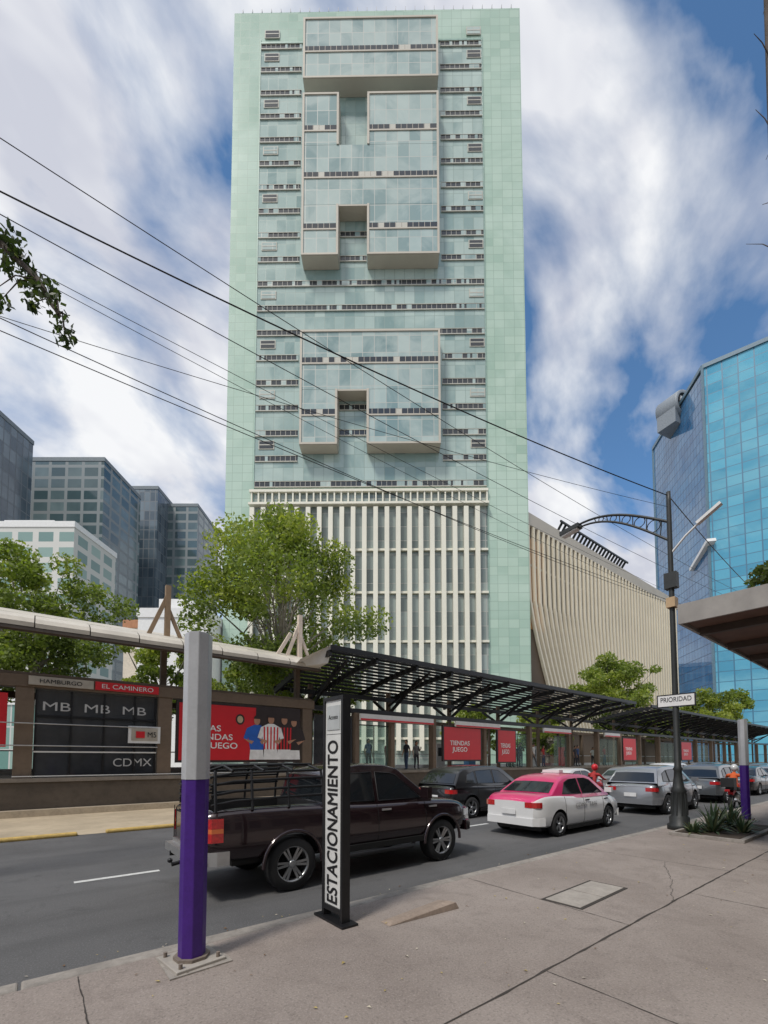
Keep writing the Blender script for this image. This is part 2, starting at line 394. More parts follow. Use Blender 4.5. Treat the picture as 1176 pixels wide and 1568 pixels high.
# ================================================================== OTHER BUILDINGS
def cw(Xc,Yc): return (.624*Yc+.7815*Xc, .7815*Yc-.624*Xc)
RZ=R(-38.6)
def bldg(name,Xc,Yc,w,d,h,m,cap=M_lgrey,parts=None,rz=RZ):
    x,y=cw(Xc,Yc); e=empty(name,(x,y,0),rz); b=MB()
    b.box(0,w,0,d,0,h,0); b.box(-.15,w+.15,-.15,d+.15,h,h+1.2,1); b.box(w*.2,w*.7,d*.2,d*.8,h+1.2,h+3,1)
    if parts: parts(b,w,d,h)
    b.obj('walls',[m,cap,M_white,M_slot],e); return e
M_bcap=mat('dark_parapet',(.16,.19,.21),.5)
GB=panel_mat('grey_blue_glass',(.04,.08,.10),(.14,.21,.25),3.0,3.8,(.17,.19,.19),.35,.08,.9,refl_tint=(.25,.33,.34),tscale=.03,wob=.01)
GB2=panel_mat('banded_glass',(.05,.09,.10),(.20,.27,.28),5.0,3.6,(.17,.20,.21),.9,.1,.8,refl_tint=(.04,.07,.08),tscale=.04,wob=.01)
GB3=panel_mat('steel_glass',(.06,.09,.12),(.18,.23,.27),2.0,3.6,(.10,.12,.14),.3,.12,.8,refl_tint=(.03,.05,.07),tscale=.05,wob=.01)
bldg('glass_office_block',-106.5,130,21.8,20,92,GB2,M_bcap)
bldg('glass_office_block',-97,160,13,20,102,GB3,M_bcap)
bldg('glass_office_block',-87,168,14.5,22,100,GB2,M_bcap)
bldg('glass_office_block',-120,108,22.5,11,89,GB3,M_bcap)
bldg('white_apartment_building',-84,88,21,14,49,panel_mat('white_balcony_wall',(.15,.25,.24),(.3,.42,.38),4.2,3.2,(.6,.6,.57),1.2,.4,.5),M_white)
e=bldg('tile_roof_house',-38,64,11,12,21,mat('cream_wall',(.55,.49,.40),.8),mat('terracotta',(.40,.19,.10),.8))
bldg('white_kiosk_building',-31.5,56,9,8,20,M_white,M_white)
bldg('shopfront_building',-60,58,38,10,9,panel_mat('shop_glass',(.12,.25,.22),(.4,.5,.45),2.2,3,(.5,.5,.48),.2,.2),M_white)
bldg('grey_glass_building',90,150,60,30,33,panel_mat('grey_office',(.12,.15,.17),(.3,.34,.36),3,3.4,(.4,.4,.38),.5,.15),M_lgrey)
bldg('street_end_building',60,230,120,30,30,panel_mat('end_office',(.2,.22,.22),(.45,.44,.4),3,3.4,(.5,.48,.42),.9,.3),M_beige)
BT=empty('blue_glass_tower')
GBL=panel_mat('blue_mirror_glass',(.05,.28,.44),(.11,.43,.60),2.6,3.0,(.04,.16,.27),.22,.08,.8,refl_tint=(.20,.50,.62),tscale=.05,wob=.015)
GBD=panel_mat('blue_glass_dark',(.03,.12,.27),(.06,.19,.37),2.6,3.0,(.02,.06,.14),.22,.06,.9,refl_tint=(.08,.24,.43),tscale=.05,wob=.015)
H=120
P0=cw(103,164);P1=cw(96.4,128.5);P2=cw(112,117);P3=cw(170,117);P4=cw(170,164)
def htop(p,h): return (p[0],p[1],h)
b=MB()
b.add([(*P0,0),(*P1,0),htop(P1,H-1),htop(P0,H)],[(0,1,2,3)],1)
b.add([(*P1,0),(*P2,0),htop(P2,H),htop(P1,H)],[(0,1,2,3)],0)
b.add([(*P2,0),(*P3,0),htop(P3,H),htop(P2,H)],[(0,1,2,3)],0)
b.add([(*P3,0),(*P4,0),htop(P4,H),htop(P3,H)],[(0,1,2,3)],0)
b.add([(*P4,0),(*P0,0),htop(P0,H),htop(P4,H)],[(0,1,2,3)],0)
b.add([htop(p,H) for p in (P0,P1,P2,P3,P4)],[(0,1,2,3,4)],2)
for p in (P0,P1): b.beam((*p,0),(*p,H+.5),.7,.7,2)
b.beam(htop(P0,H+.4),htop(P1,H+.4),.8,1.2,2); b.beam(htop(P1,H+.4),htop(P2,H+.4),.8,1.2,2); b.beam(htop(P2,H+.4),htop(P3,H+.4),.8,1.2,2)
Q=cw(99,140); b.beam((Q[0]-1.5,Q[1]-1,62),(P1[0]-1.5,P1[1]-1,66),2.4,1.0,3)
b.obj('facade',[GBL,GBD,mat('tower_trim',(.12,.2,.26),.4),M_white],BT)
q=cw(101,143); ro=empty('rooftop_drum',(q[0],q[1],H+1.0),RZ+R(25)); ro.parent=BT
b=MB(); b.rev((0,0,0),[(3.7,0),(4.5,-.3),(4.8,.4),(4.8,7),(4.2,7.2),(0,7.2)],24,0); b.rev((0,0,0),[(3.7,0),(3.6,.9),(0,.9)],24,1); b.box(-4.4,4.4,.6,6.8,-7,0,0); b.box(-2,2.6,.2,.5,-2.2,2.4,2)
b.obj('drum',[mat('drum_grey',(.24,.27,.30),.5),M_black,M_lgrey],ro)
e=empty('apartment_building')
b=MB(); b.box(-70,34,-22,-7.6,0,17,0)
for k in range(4): b.box(-70.2,34.2,-7.6,-7.1,3.9+3.4*k,4.3+3.4*k,1)
b.box(-70.2,34.2,-22,-7.3,17,17.8,1)
b.obj('walls',[panel_mat('apartment_front',(.10,.12,.14),(.3,.33,.35),2.4,3.4,(.5,.47,.42),.8,.2),M_beige],e)
e=empty('entrance_canopy')
b=MB(); b.box(9.25,26,-7.0,2.85,4.42,4.62,0); b.box(9.2,26,2.85,2.9,4.36,4.72,2); b.box(9.2,9.25,-7.0,2.85,4.36,4.72,2)
for i in range(9): b.box(10+i*1.8,10.12+i*1.8,-7,2.8,4.28,4.418,1)
for x in (16,24): b.tube([(x,2.2,.15),(x,2.2,4.3)],.12,14,2)
b.obj('slab',[mat('soffit_brown',(.13,.075,.055),.7),mat('soffit_beam',(.06,.04,.03),.6),mat('canopy_edge',(.30,.28,.26),.5)],e)
# ================================================================== BUS STATION
ST=empty('bus_station')
M_brown=mat('station_brown',(.16,.115,.08),.7,var=.12,scale=1,dirt=.3)
M_pwall=mat('platform_wall',(.10,.08,.062),.85,var=.2,scale=.7,bump=.3,dirt=.5)
M_sglass=mat('station_dark_glass',(.035,.037,.042),.08,spec=.9)
M_red=mat('red_panel',(.62,.02,.03),.4,var=.04)
M_chrome=mat('brushed_steel',(.55,.55,.55),.3,.8)
m,ntt,bb_,oc=base('clear_station_glass'); tr=ntt.nodes.new('ShaderNodeBsdfTransparent'); tr.inputs[0].default_value=(.85,.94,.90,1); mx=ntt.nodes.new('ShaderNodeMixShader'); mx.inputs[0].default_value=.12
bb_.inputs['Base Color'].default_value=(.3,.4,.38,1); bb_.inputs['Roughness'].default_value=.05
ntt.links.new(tr.outputs[0],mx.inputs[1]); ntt.links.new(bb_.outputs[0],mx.inputs[2]); ntt.links.new(mx.outputs[0],ntt.nodes['Material Output'].inputs[0]); M_clear=m
b=MB()
b.box(-40,120,19.05,23.6,-.05,1.12,1); b.box(-40,120,19.0,23.65,1.12,1.25,2)
b.box(-40,120,18.6,19.0,-.05,.22,3)
b.obj('platform',[M_brown,M_pwall,mat('platform_edge',(.22,.19,.16),.8,dirt=.4),mat('beige_kerb',(.42,.35,.26),.8,dirt=.4,scale=2)],ST)
posts=[-12,-6,-.43,3.93,10.3,13.4,15.85,19.15,24.0,29.4,35,40,44.5,49,54,60,66,72,78,84,90,96,102]
b=MB()
for p in posts:
    w=.5 if p<10.5 else .26
    b.box(p,p+w,19.2,19.6,1.252,4.348,0)
    if p<10.5 or p>40: b.box(p,p+w,23.0,23.3,1.252,4.348,0)
    else: b.box(p,p+.14,23.0,23.2,1.252,4.348,0)
b.box(-40,10.9,19.15,19.7,4.35,4.75,0); b.box(10.9,104,19.3,19.6,4.35,4.58,4)
b.box(-40,104,23.0,23.3,4.35,4.6,0)
b.box(-40,10.8,19.25,23.2,4.77,4.85,0)
for i,p in enumerate(posts[:-1]):
    q=posts[i+1]; w=.5 if p<10.5 else .26
    a_,c_=p+w+.02,q-.02
    b.box(a_,c_,23.1,23.15,1.252,1.5,2)
    b.box(a_,c_,23.05,23.1,2.2,2.25,2)
b.box(.1,3.9,19.35,19.4,1.3,4.3,1); 
for x in (.1,1.1,2.1,3.1,3.82): b.box(x,x+.06,19.3,19.348,1.3,4.3,4)
b.box(.1,3.9,19.28,19.3,3.35,3.42,4); b.box(.1,3.9,19.25,19.27,2.12,2.17,5); 
b.box(-.43,10.5,19.06,19.1,1.3,1.33,5)
b.box(-6,-.9,19.35,19.4,1.3,4.3,1); b.box(-2.6,-.62,19.28,19.34,2.3,4.1,6)
for z in (2.35,3.1): b.tube([(-12,19.08,z),(3.9,19.08,z)],.02,6,2)
for (a_,c_) in ((13.7,15.8),(26.8,29.2),(33,34.9),(40.3,44.2),(46,48.8),(54,59.8),(66,71)):
    b.box(a_,c_,19.4,19.43,1.35,3.7,3); b.box(a_,c_,19.38,19.45,3.7,3.76,4)
    b.box((a_+c_)/2-.03,(a_+c_)/2+.03,19.36,19.38,1.26,3.7,4)
for (a_,c_) in ((13.6,19.0),(21,25.5),(31,35),(41,44)): b.box(a_,c_,19.0,19.14,3.95,4.3,5); b.box(a_,c_,18.98,18.998,3.95,4.05,6)
for (a_,c_) in ((12.2,13.3),(11,11.9)): b.box(a_,c_,19.35,19.4,1.3,4.1,1)
b.obj('walls_and_frames',[M_brown,M_sglass,M_chrome,M_clear,M_black,M_white,M_red],ST)
b=MB()
for x,y,c in ((14.6,21.6,0),(22.6,22.3,0),(26,22.3,2),(33.5,21.8,0),(39,22,1)):
    b.box(x,x+.8,y,y+.5,1.26,3.0,c); b.box(x+.12,x+.68,y-.02,y-.001,2.1,2.7,3)
b.obj('ticket_machines',[M_lgrey,M_red,mat('blue_machine',(.05,.2,.4),.4),M_slot],ST,bevel=.03)
text('line_letters','MB  MB  MB',M_lgrey,ST,(1.9,19.33,3.72),FACE_S,(3.2,.3))
text('brand_letters','CDMX',M_lgrey,ST,(3.1,19.33,1.75),FACE_S,(1.3,.3))
b=MB()
b.box(-.1,1.75,19.08,19.14,4.42,4.72,0); b.box(1.8,3.9,19.08,19.14,4.42,4.72,1)
b.box(2.9,4.0,19.1,19.2,2.5,3.15,2); b.box(3.0,3.9,19.08,19.098,2.6,3.05,0); b.box(3.15,3.45,19.06,19.078,2.7,2.95,1)
b.obj('route_signs',[mat('sign_beige',(.42,.38,.32),.5),M_red,M_white],ST)
text('route_text','EL CAMINERO',M_white,ST,(2.85,19.07,4.56),FACE_S,(1.7,.16)); text('name_text','HAMBURGO',M_black,ST,(.8,19.07,4.56),FACE_S,(1.2,.14)); text('stop_code','M5',M_black,ST,(3.7,19.07,2.82),FACE_S,(.3,.2))
b=MB()
x=-30.
while x<10.6:
    x2=min(x+1.5,10.6)
    prof=[(18.02,6.12),(18.0,6.26),(18.12,6.42),(18.5,6.60),(19.4,6.86)]
    for (ya,za),(yb,zb) in zip(prof[:-1],prof[1:]):
        b.add([(x+.015,ya,za),(x2-.015,ya,za+.012),(x2-.015,yb,zb+.012),(x+.015,yb,zb)],[(0,1,2,3)],0)
    x=x2
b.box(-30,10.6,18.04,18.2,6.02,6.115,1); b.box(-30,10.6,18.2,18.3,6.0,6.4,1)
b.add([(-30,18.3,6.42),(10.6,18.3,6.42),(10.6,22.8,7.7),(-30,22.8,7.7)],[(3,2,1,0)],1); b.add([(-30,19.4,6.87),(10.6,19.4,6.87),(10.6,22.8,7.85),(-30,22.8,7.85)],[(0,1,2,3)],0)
for xx in (-8,-1.9,4.1,10.2):
    b.box(xx,xx+.22,19.75,20.0,1.252,6.7,2)
    b.beam((xx+.1,18.4,6.15),(xx+.1,22.5,7.45),.12,.25,2)
for xx in (4.1,10.2):
    c=3 if xx<5 else 4
    b.beam((xx-.5,19.8,6.9),(xx+.2,19.8,8.7),.12,.16,c); b.beam((xx+.75,19.8,6.9),(xx+.2,19.8,8.2),.10,.14,c); b.box(xx+.1,xx+.3,19.7,19.9,6.9,9.1,c)
b.beam((9.2,19.8,6.9),(9.9,19.8,8.1),.12,.16,4)
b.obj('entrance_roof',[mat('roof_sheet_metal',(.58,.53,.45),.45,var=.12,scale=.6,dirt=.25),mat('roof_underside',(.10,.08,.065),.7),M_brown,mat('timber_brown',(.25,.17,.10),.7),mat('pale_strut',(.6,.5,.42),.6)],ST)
def arc(s): return (17+5.8*s, 6.9-.35*s-.72*s*s)
def canopy(x0,x1,nm):
    b=MB()
    nP=13
    for i in range(nP+1):
        y,z=arc(i/nP); b.box(x0,x1,y-.03,y+.03,z-.06,z+.06,0)
    for i in range(nP):
        y0_,z0_=arc((i+.1)/nP); y1_,z1_=arc((i+.72)/nP)
        b.add([(x0,y0_,z0_+.075),(x1,y0_,z0_+.075),(x1,y1_,z1_+.075),(x0,y1_,z1_+.075)],[(0,1,2,3)],1)
    x=x0
    while x<=x1+.01:
        for i in range(8):
            ya,za=arc(i/8); yb,zb=arc((i+1)/8); b.beam((x,ya,za-.2),(x,yb,zb-.2),.14,.26,0)
        x+=(x1-x0)/round((x1-x0)/2.7)
    yb,zb=arc(0); b.box(x0-.05,x1+.05,yb-.12,yb-.035,zb-.10,zb+.14,0); yb,zb=arc(1); b.box(x0-.05,x1+.05,yb+.035,yb+.1,zb-.12,zb+.12,0)
    x=x0+1.2
    while x<x1:
        b.box(x-.11,x+.11,20.9,21.1,1.252,5.9,2)
        b.beam((x,21,4.6),(x,18.2,6.45),.12,.16,0); b.beam((x,21,4.6),(x,22.5,5.6),.12,.16,0)
        b.beam((x,21,5.1),(x,17.4,6.6),.1,.12,0)
        x+=5.4
    b.box(x0,x1,20.85,20.98,5.35,5.6,0)
    b.obj(nm,[M_black,mat(nm+'_slats',(.6,.57,.52),.5),M_brown],ST)
canopy(10.5,42.5,'louvred_canopy'); canopy(46,104,'louvred_canopy_far')
b=MB(); b.add([(9.3,17.6,6.35),(10.6,17.0,7.1),(10.6,17.4,6.3),(10.6,18.4,6.2),(9.3,18.4,6.1)],[(0,4,3,2,1)]); b.obj('end_gusset',[M_white],ST)
skin=mat('poster_skin',(.42,.22,.14),.6); pblue=mat('poster_blue',(.02,.12,.5),.5); pwhite=mat('poster_white',(.8,.8,.8),.5); pdark=mat('poster_dark',(.03,.02,.02),.5); pgold=mat('poster_gold',(.5,.40,.25),.5)
def billboard(x0,x1,z0,z1,full=True):
    e=empty('billboard',(x0,19.2,z0)); w=x1-x0;h=z1-z0; b=MB()
    b.box(0,w,0,.14,0,h,1); b.box(.1,w-.1,-.012,-.001,.1,h-.1,0)
    if full:
        b.box(w*.60,w-.1,-.016,-.013,.1,h-.1,1)
        def fig(cx,s,c1,c2,y):
            b.add([(cx-.30*s,y,.12),(cx+.30*s,y,.12),(cx+.27*s,y,.5*s),(cx-.27*s,y,.5*s)],[(0,1,2,3)],4)
            b.add([(cx-.27*s,y,.5*s),(cx+.27*s,y,.5*s),(cx+.42*s,y,1.35*s),(cx+.12*s,y,1.5*s),(cx-.12*s,y,1.5*s),(cx-.42*s,y,1.35*s)],[(0,1,2,3,4,5)],c1)
            if c2 is not None:
                for k in range(-2,3): b.add([(cx+k*.13*s-.03*s,y-.002,.5*s),(cx+k*.13*s+.03*s,y-.002,.5*s),(cx+k*.14*s+.03*s,y-.002,1.38*s),(cx+k*.14*s-.03*s,y-.002,1.38*s)],[(0,1,2,3)],c2)
            for sg in (-1,1):
                b.add([(cx+sg*.42*s,y-.003,1.35*s),(cx+sg*.30*s,y-.003,1.30*s),(cx+sg*.38*s,y-.003,.9*s),(cx+sg*.55*s,y-.003,.95*s)],[(0,1,2,3)],c1)
                b.add([(cx+sg*.38*s,y-.003,.9*s),(cx+sg*.53*s,y-.003,.93*s),(cx+sg*.22*s,y-.004,.72*s),(cx+sg*.12*s,y-.004,.84*s)],[(0,1,2,3)],3)
            n=14; b.add([(cx+.13*s*math.cos(6.283*k/n),y-.004,1.68*s+.19*s*math.sin(6.283*k/n)) for k in range(n)],[tuple(range(n))],3)
            b.add([(cx+.14*s*math.cos(3.1416*k/8),y-.006,1.74*s+.15*s*math.sin(3.1416*k/8)) for k in range(9)],[tuple(range(9))],5)
        fig(w*.61,h*.44,6,None,-.02); fig(w*.94,h*.44,5,None,-.02); fig(w*.85,h*.46,5,0,-.03); fig(w*.73,h*.46,4,0,-.04)
        n=16; b.add([(w*.47+.2*math.cos(6.283*k/n),-.02,h*.74+.24*math.sin(6.283*k/n)) for k in range(n)],[tuple(range(n))],5)
        b.add([(w*.47+.13*math.cos(6.283*k/n),-.023,h*.74+.16*math.sin(6.283*k/n)) for k in range(n)],[tuple(range(n))],7)
    b.obj('poster',[M_red,pdark,M_black,skin,pwhite,pdark,pblue,pgold],e)
    text('headline','LAS\nTIENDAS\nDEL JUEGO' if full else 'TIENDAS\nJUEGO',pwhite,e,(w*(.26 if full else .42),-.02,h*.42),FACE_S,(w*(.38 if full else .5),h*(.42 if full else .35)),bold=.01)
    return e
billboard(4.6,10.15,1.75,4.3); billboard(20.0,23.7,1.75,4.0,False); billboard(25.4,27.6,1.6,4.0,False); billboard(45,48,1.7,4,False); billboard(60.5,64,1.7,4,False)
# ================================================================== BOLLARDS
M_pur=mat('purple_paint',(.055,.012,.20),.4,var=.12,scale=5,dirt=.35,bump=.05)
M_sil=mat('silver_wrap',(.48,.49,.51),.35,.2,var=.06,scale=6,dirt=.15)
def bollard(x,y):
    e=empty('purple_bollard',(x,y,.15),R(8)); b=MB()
    def octo(r): return [(r*math.cos(R(22.5+45*k)),r*math.sin(R(22.5+45*k))) for k in range(8)]
    b.box(-.21,.21,-.21,.21,0,.035,2); b.prism(octo(.15),.035,.06,3)
    b.prism(octo(.113),.06,1.57,0); b.prism(octo(.118),1.572,2.86,1); b.prism(octo(.10),2.86,2.875,1)
    for sx in (-1,1):
        for sy in (-1,1): b.tube([(sx*.16,sy*.16,.035),(sx*.16,sy*.16,.075)],.018,6,3)
    b.obj('post',[M_pur,M_sil,M_conc,mat('rusty_plate',(.22,.18,.15),.7,.2,dirt=.5,scale=8)],e,bevel=.006)
    b=MB(); b.prism([(-.27,-.23),(.24,-.27),(.28,.2),(-.2,.27)],0,.012,0); b.obj('grout',[M_kerb],e)
bollard(1.16,4.13); bollard(15.9,3.5)
# ================================================================== PARKING SIGN
e=empty('parking_sign',(2.66,4.18,.15)); b=MB()
b.box(-.10,.10,-.29,.29,.0,.025,0); b.box(-.05,.05,-.205,-.165,.025,2.44,0); b.box(-.05,.05,.165,.205,.025,2.44,0)
b.box(-.05,.05,-.165,.165,2.40,2.44,0); b.box(-.05,.05,-.165,.165,.10,.16,0); b.box(-.035,.035,-.165,.165,.16,2.40,1)
b.box(-.037,-.0352,-.15,.15,2.02,2.025,0); b.box(-.042,-.036,-.13,.13,2.07,2.34,2)
b.obj('frame_and_panel',[M_black,mat('sign_face_white',(.66,.66,.64),.5,var=.05,dirt=.15,scale=6),mat('sign_face_grey',(.45,.47,.47),.4)],e,bevel=.004)
for i,(dy,dz) in enumerate(((0,0),(.005,.005),(-.005,.007))): text('lettering','ESTACIONAMIENTO',M_black,e,(-.038-.0012*i,dy,1.065+dz),FACE_W,(1.76,.20),ext=.002)
text('small_lettering','Acceso',M_black,e,(-.044,0,2.21),FACE_WN,(.19,.05),ext=.001)
# ================================================================== LAMP POST
e=empty('street_lamp',(12.7,4.12,.15)); b=MB()
b.rev((0,0,0),[(0,.0),(.27,0),(.27,.12),(.22,.16),(.22,.3),(.17,.36),(.15,.9),(.18,.95),(.13,1.05),(.095,1.3),(.085,1.45),(.11,1.5),(.075,1.56),(.065,4),(.055,8.4),(.05,8.65),(.0,8.67)],16,0,'z')
for k in range(10):
    t=2*math.pi*k/10; b.tube([(.175*math.cos(t),.175*math.sin(t),.36),(.155*math.cos(t),.155*math.sin(t),.9)],.018,5,0)
up=[(0,2.45*s,7.85+.95*math.sin(s*1.75)) for s in [i/14 for i in range(15)]]
lo=[(0,.05+2.32*s,7.4+1.3*math.sin(s*1.62)) for s in [i/14 for i in range(15)]]
b.tube(up,.035,6,0); b.tube(lo,.03,6,0)
for i in range(1,14,1):
    p=Vector(up[i]);q=Vector(lo[i]); c=(p+q)/2; r=abs(p.z-q.z)/2
    if r>.06:
        b.tube([(0,c.y+r*.85*math.cos(t),c.z+r*.85*math.sin(t)) for t in [k*2*math.pi/10 for k in range(11)]] ,.014,4,0,False) if i%2==0 else b.tube([p,q],.014,4,0)
b.beam((0,2.35,8.75),(0,2.95,8.68),.26,.12,0); b.beam((0,2.4,8.68),(0,2.9,8.6),.2,.05,1)
b.tube([(0,0,7.0),(0,-.35,7.35),(0,-.7,7.6)],.03,6,1); b.beam((0,-.6,7.55),(0,-1.1,7.85),.14,.07,1)
b.box(-.12,.12,-.1,.1,5.6,5.85,2); b.box(-.1,.1,-.14,.14,6.1,6.5,0)
b.obj('post_and_arm',[mat('lamp_dark_green',(.025,.028,.028),.5,dirt=.3,scale=6),M_white,mat('orange_box',(.5,.35,.2),.6)],e)
b=MB(); b.box(-.07,-.055,-.46,.40,3.05,3.38,0); b.box(-.076,-.071,-.43,.37,3.08,3.35,1); b.obj('priority_sign_plate',[M_black,M_white],e)
text('priority_text','PRIORIDAD',M_black,e,(-.08,-.03,3.24),FACE_WN,(.68,.12),ext=.002)
e=empty('utility_pole',(42,5.2,0)); b=MB(); b.tube([(0,0,0),(0,0,11.5)],[.16,.1],10,0); b.box(-.06,.06,-1,1,10.6,10.75,0); b.box(-.06,.06,-.7,.7,9.6,9.72,0); b.obj('pole',[mat('pole_concrete',(.3,.29,.27),.8)],e)
# ================================================================== OVERHEAD WIRES
def wire(p,q,r,sag):
    p=Vector(p);q=Vector(q); b=MB(); pts=[]
    for i in range(31):
        t=i/30; c=p.lerp(q,t); c.z-=sag*4*t*(1-t); pts.append(c)
    b.tube(pts,r,5,0); return b.obj('overhead_wire',[M_black])
LP=(12.7,4.12,8.7)
def ext(p,q,k=.35):
    p=Vector(p);q=Vector(q); return p-(q-p)*k
A=[((-.3,7.8,10.05),LP,.012,.35),((-.5,7.7,10.7),(42,5.2,11.3),.007,.9),((-.5,7.7,9.55),(42,5.0,10.7),.007,.7),
   ((-.55,8.9,9.15),(42,6.0,10.7),.008,1.1),((-.55,8.9,8.85),(42,4.6,9.7),.008,.8),((-.5,8.0,9.25),(42,5.6,9.7),.005,.6),
   ((-.5,8.3,8.55),(12.7,4.12,8.4),.005,.25),((-.5,8.4,9.6),(42,5.9,9.7),.005,.9)]
for p,q,r,s in A: wire(ext(p,q,.35 if q[0]<20 else .1),q,r,s)
wire(LP,(42,5.2,10.7),.012,.7); wire((42,5.2,10.7),(100,5,10.5),.02,1.2); wire((42,5.2,9.7),(100,5,9.5),.02,1.2)
# ================================================================== TREES
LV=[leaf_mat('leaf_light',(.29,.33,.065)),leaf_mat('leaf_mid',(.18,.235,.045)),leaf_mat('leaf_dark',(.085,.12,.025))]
LD=[leaf_mat('leaf_deep',(.05,.075,.02)),leaf_mat('leaf_deep2',(.03,.05,.015)),leaf_mat('leaf_deep3',(.09,.11,.03))]
M_bark=mat('bark_pale',(.30,.27,.23),.9,var=.3,scale=4,bump=.4); M_barkd=mat('bark_dark',(.10,.08,.065),.9,var=.3,scale=4,bump=.4)
def leaves(name,C,Rr,n,size,mats,seed,parent):
    rs=np.random.RandomState(seed); C=np.array(C);Rr=np.array(Rr)
    pr=Rr**2; idx=rs.choice(len(C),n,p=pr/pr.sum())
    d=rs.randn(n,3); d/=np.linalg.norm(d,axis=1)[:,None]
    P=C[idx]+d*(Rr[idx]*rs.rand(n)**.45)[:,None]*np.array([1,1,.75])
    u=rs.randn(n,3); u/=np.linalg.norm(u,axis=1)[:,None]; w=rs.randn(n,3); v=np.cross(u,w); v/=np.linalg.norm(v,axis=1)[:,None]
    s=(size*(.6+.8*rs.rand(n)))[:,None]
    V=np.stack([P-u*s,P+v*s*.55,P+u*s,P-v*s*.55],1).reshape(-1,3)
    me=bpy.data.meshes.new(name); me.vertices.add(4*n); me.vertices.foreach_set('co',V.ravel()); me.loops.add(4*n); me.loops.foreach_set('vertex_index',np.arange(4*n))
    me.polygons.add(n); me.polygons.foreach_set('loop_start',np.arange(n)*4); me.polygons.foreach_set('loop_total',np.full(n,4))
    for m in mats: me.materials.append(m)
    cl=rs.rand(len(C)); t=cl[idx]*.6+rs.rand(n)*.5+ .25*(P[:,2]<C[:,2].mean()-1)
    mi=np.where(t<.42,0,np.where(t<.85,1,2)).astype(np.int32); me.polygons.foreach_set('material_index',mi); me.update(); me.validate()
    o=bpy.data.objects.new(name,me); S.collection.objects.link(o); o.parent=parent; return o
def tree(name,x,y,z0,zc,rx,rz,n,size,seed,mats=LV,bark=M_bark,clumps=46,tr=.22,taper=0):
    rs=random.Random(seed); e=empty(name,(x,y,0)); C=[];RR=[]
    while len(C)<clumps:
        a=rs.uniform(0,6.283); t=rs.uniform(-.9,1); rad=math.sqrt(max(0,1-t*t))*rs.uniform(.25,1.0)*(1-taper*max(0,t))
        k=rs.uniform(.75,1.12)
        C.append((rx*rad*math.cos(a)*k,rx*rad*math.sin(a)*k,zc+rz*t*k)); RR.append(rx*rs.uniform(.13,.28))
    b=MB(); top=zc-rz*.35
    lean=(rs.uniform(-.3,.3),rs.uniform(-.3,.3))
    b.tube([(0,0,z0),(lean[0]*.3,lean[1]*.3,(z0+top)/2),(lean[0],lean[1],top)],[tr*1.25,tr,tr*.75],10,0)
    for i,c in enumerate(C):
        if i%2: continue
        st=Vector((lean[0],lean[1],top))*1.0; st.z=z0+(top-z0)*rs.uniform(.6,1)
        st.x*= (st.z-z0)/(top-z0); st.y*=(st.z-z0)/(top-z0); en=Vector(c); mid=st.lerp(en,.5)+Vector((rs.uniform(-.3,.3),rs.uniform(-.3,.3),rs.uniform(0,.6)))
        b.tube([st,mid,en],[tr*.42,tr*.25,tr*.06],6,0)
        for _ in range(2):
            en2=mid+Vector((rs.uniform(-1,1),rs.uniform(-1,1),rs.uniform(.2,1.2)))*rx*.25; b.tube([mid,en2],[tr*.15,tr*.04],5,0)
    b.obj('trunk_and_limbs',[bark],e); leaves('crown',C,RR,n,size,mats,seed,e); return e
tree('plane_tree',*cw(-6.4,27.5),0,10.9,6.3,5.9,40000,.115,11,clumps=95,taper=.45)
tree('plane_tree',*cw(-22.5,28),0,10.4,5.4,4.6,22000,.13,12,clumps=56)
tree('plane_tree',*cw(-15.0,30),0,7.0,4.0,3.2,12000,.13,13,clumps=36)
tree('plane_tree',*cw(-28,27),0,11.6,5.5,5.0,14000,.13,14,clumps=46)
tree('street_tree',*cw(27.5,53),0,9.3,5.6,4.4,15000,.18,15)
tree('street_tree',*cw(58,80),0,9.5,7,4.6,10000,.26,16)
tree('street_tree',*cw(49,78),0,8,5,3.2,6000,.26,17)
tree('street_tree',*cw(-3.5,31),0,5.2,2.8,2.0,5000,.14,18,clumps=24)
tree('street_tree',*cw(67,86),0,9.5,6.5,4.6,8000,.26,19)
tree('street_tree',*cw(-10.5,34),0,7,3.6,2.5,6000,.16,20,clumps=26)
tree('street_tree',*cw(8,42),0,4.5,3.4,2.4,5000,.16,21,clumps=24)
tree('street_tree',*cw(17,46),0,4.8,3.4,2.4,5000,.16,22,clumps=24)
def hang(name,trunk,limb,C,RR,n,size,seed,mats,z0=.15,r0=.2):
    e=empty(name,(0,0,0)); b=MB(); b.tube([(trunk[0],trunk[1],z0),(trunk[0]+.1,trunk[1],z0+4),(trunk[0],trunk[1]+.1,z0+9)],[r0,r0*.8,r0*.5],10,0)
    b.tube(limb,[.07*(1-i/len(limb))+.012 for i in range(len(limb))],6,0)
    for c in C:
        c=Vector(c); s=min(limb,key=lambda p:(Vector(p)-c).length); mid=(Vector(s)+c)/2+Vector((0,0,.15)); b.tube([s,mid,c],[.014,.01,.004],4,0)
    b.obj('trunk_and_limbs',[M_barkd],e); leaves('foliage',C,RR,n,size,mats,seed,e)
def branch_pts(Xc,Yc,z): x,y=cw(Xc,Yc); return (x,y,z)
lc=[branch_pts(-5.15,5.7,9.0),branch_pts(-5.0,5.7,8.75),branch_pts(-4.85,5.8,8.45),branch_pts(-4.6,5.7,8.25),branch_pts(-4.45,5.7,8.0),branch_pts(-4.35,5.75,7.75),branch_pts(-4.3,5.7,7.55),branch_pts(-5.1,5.6,8.5),branch_pts(-5.3,5.8,8.2),branch_pts(-4.7,5.6,7.95),branch_pts(-5.15,5.5,8.0)]
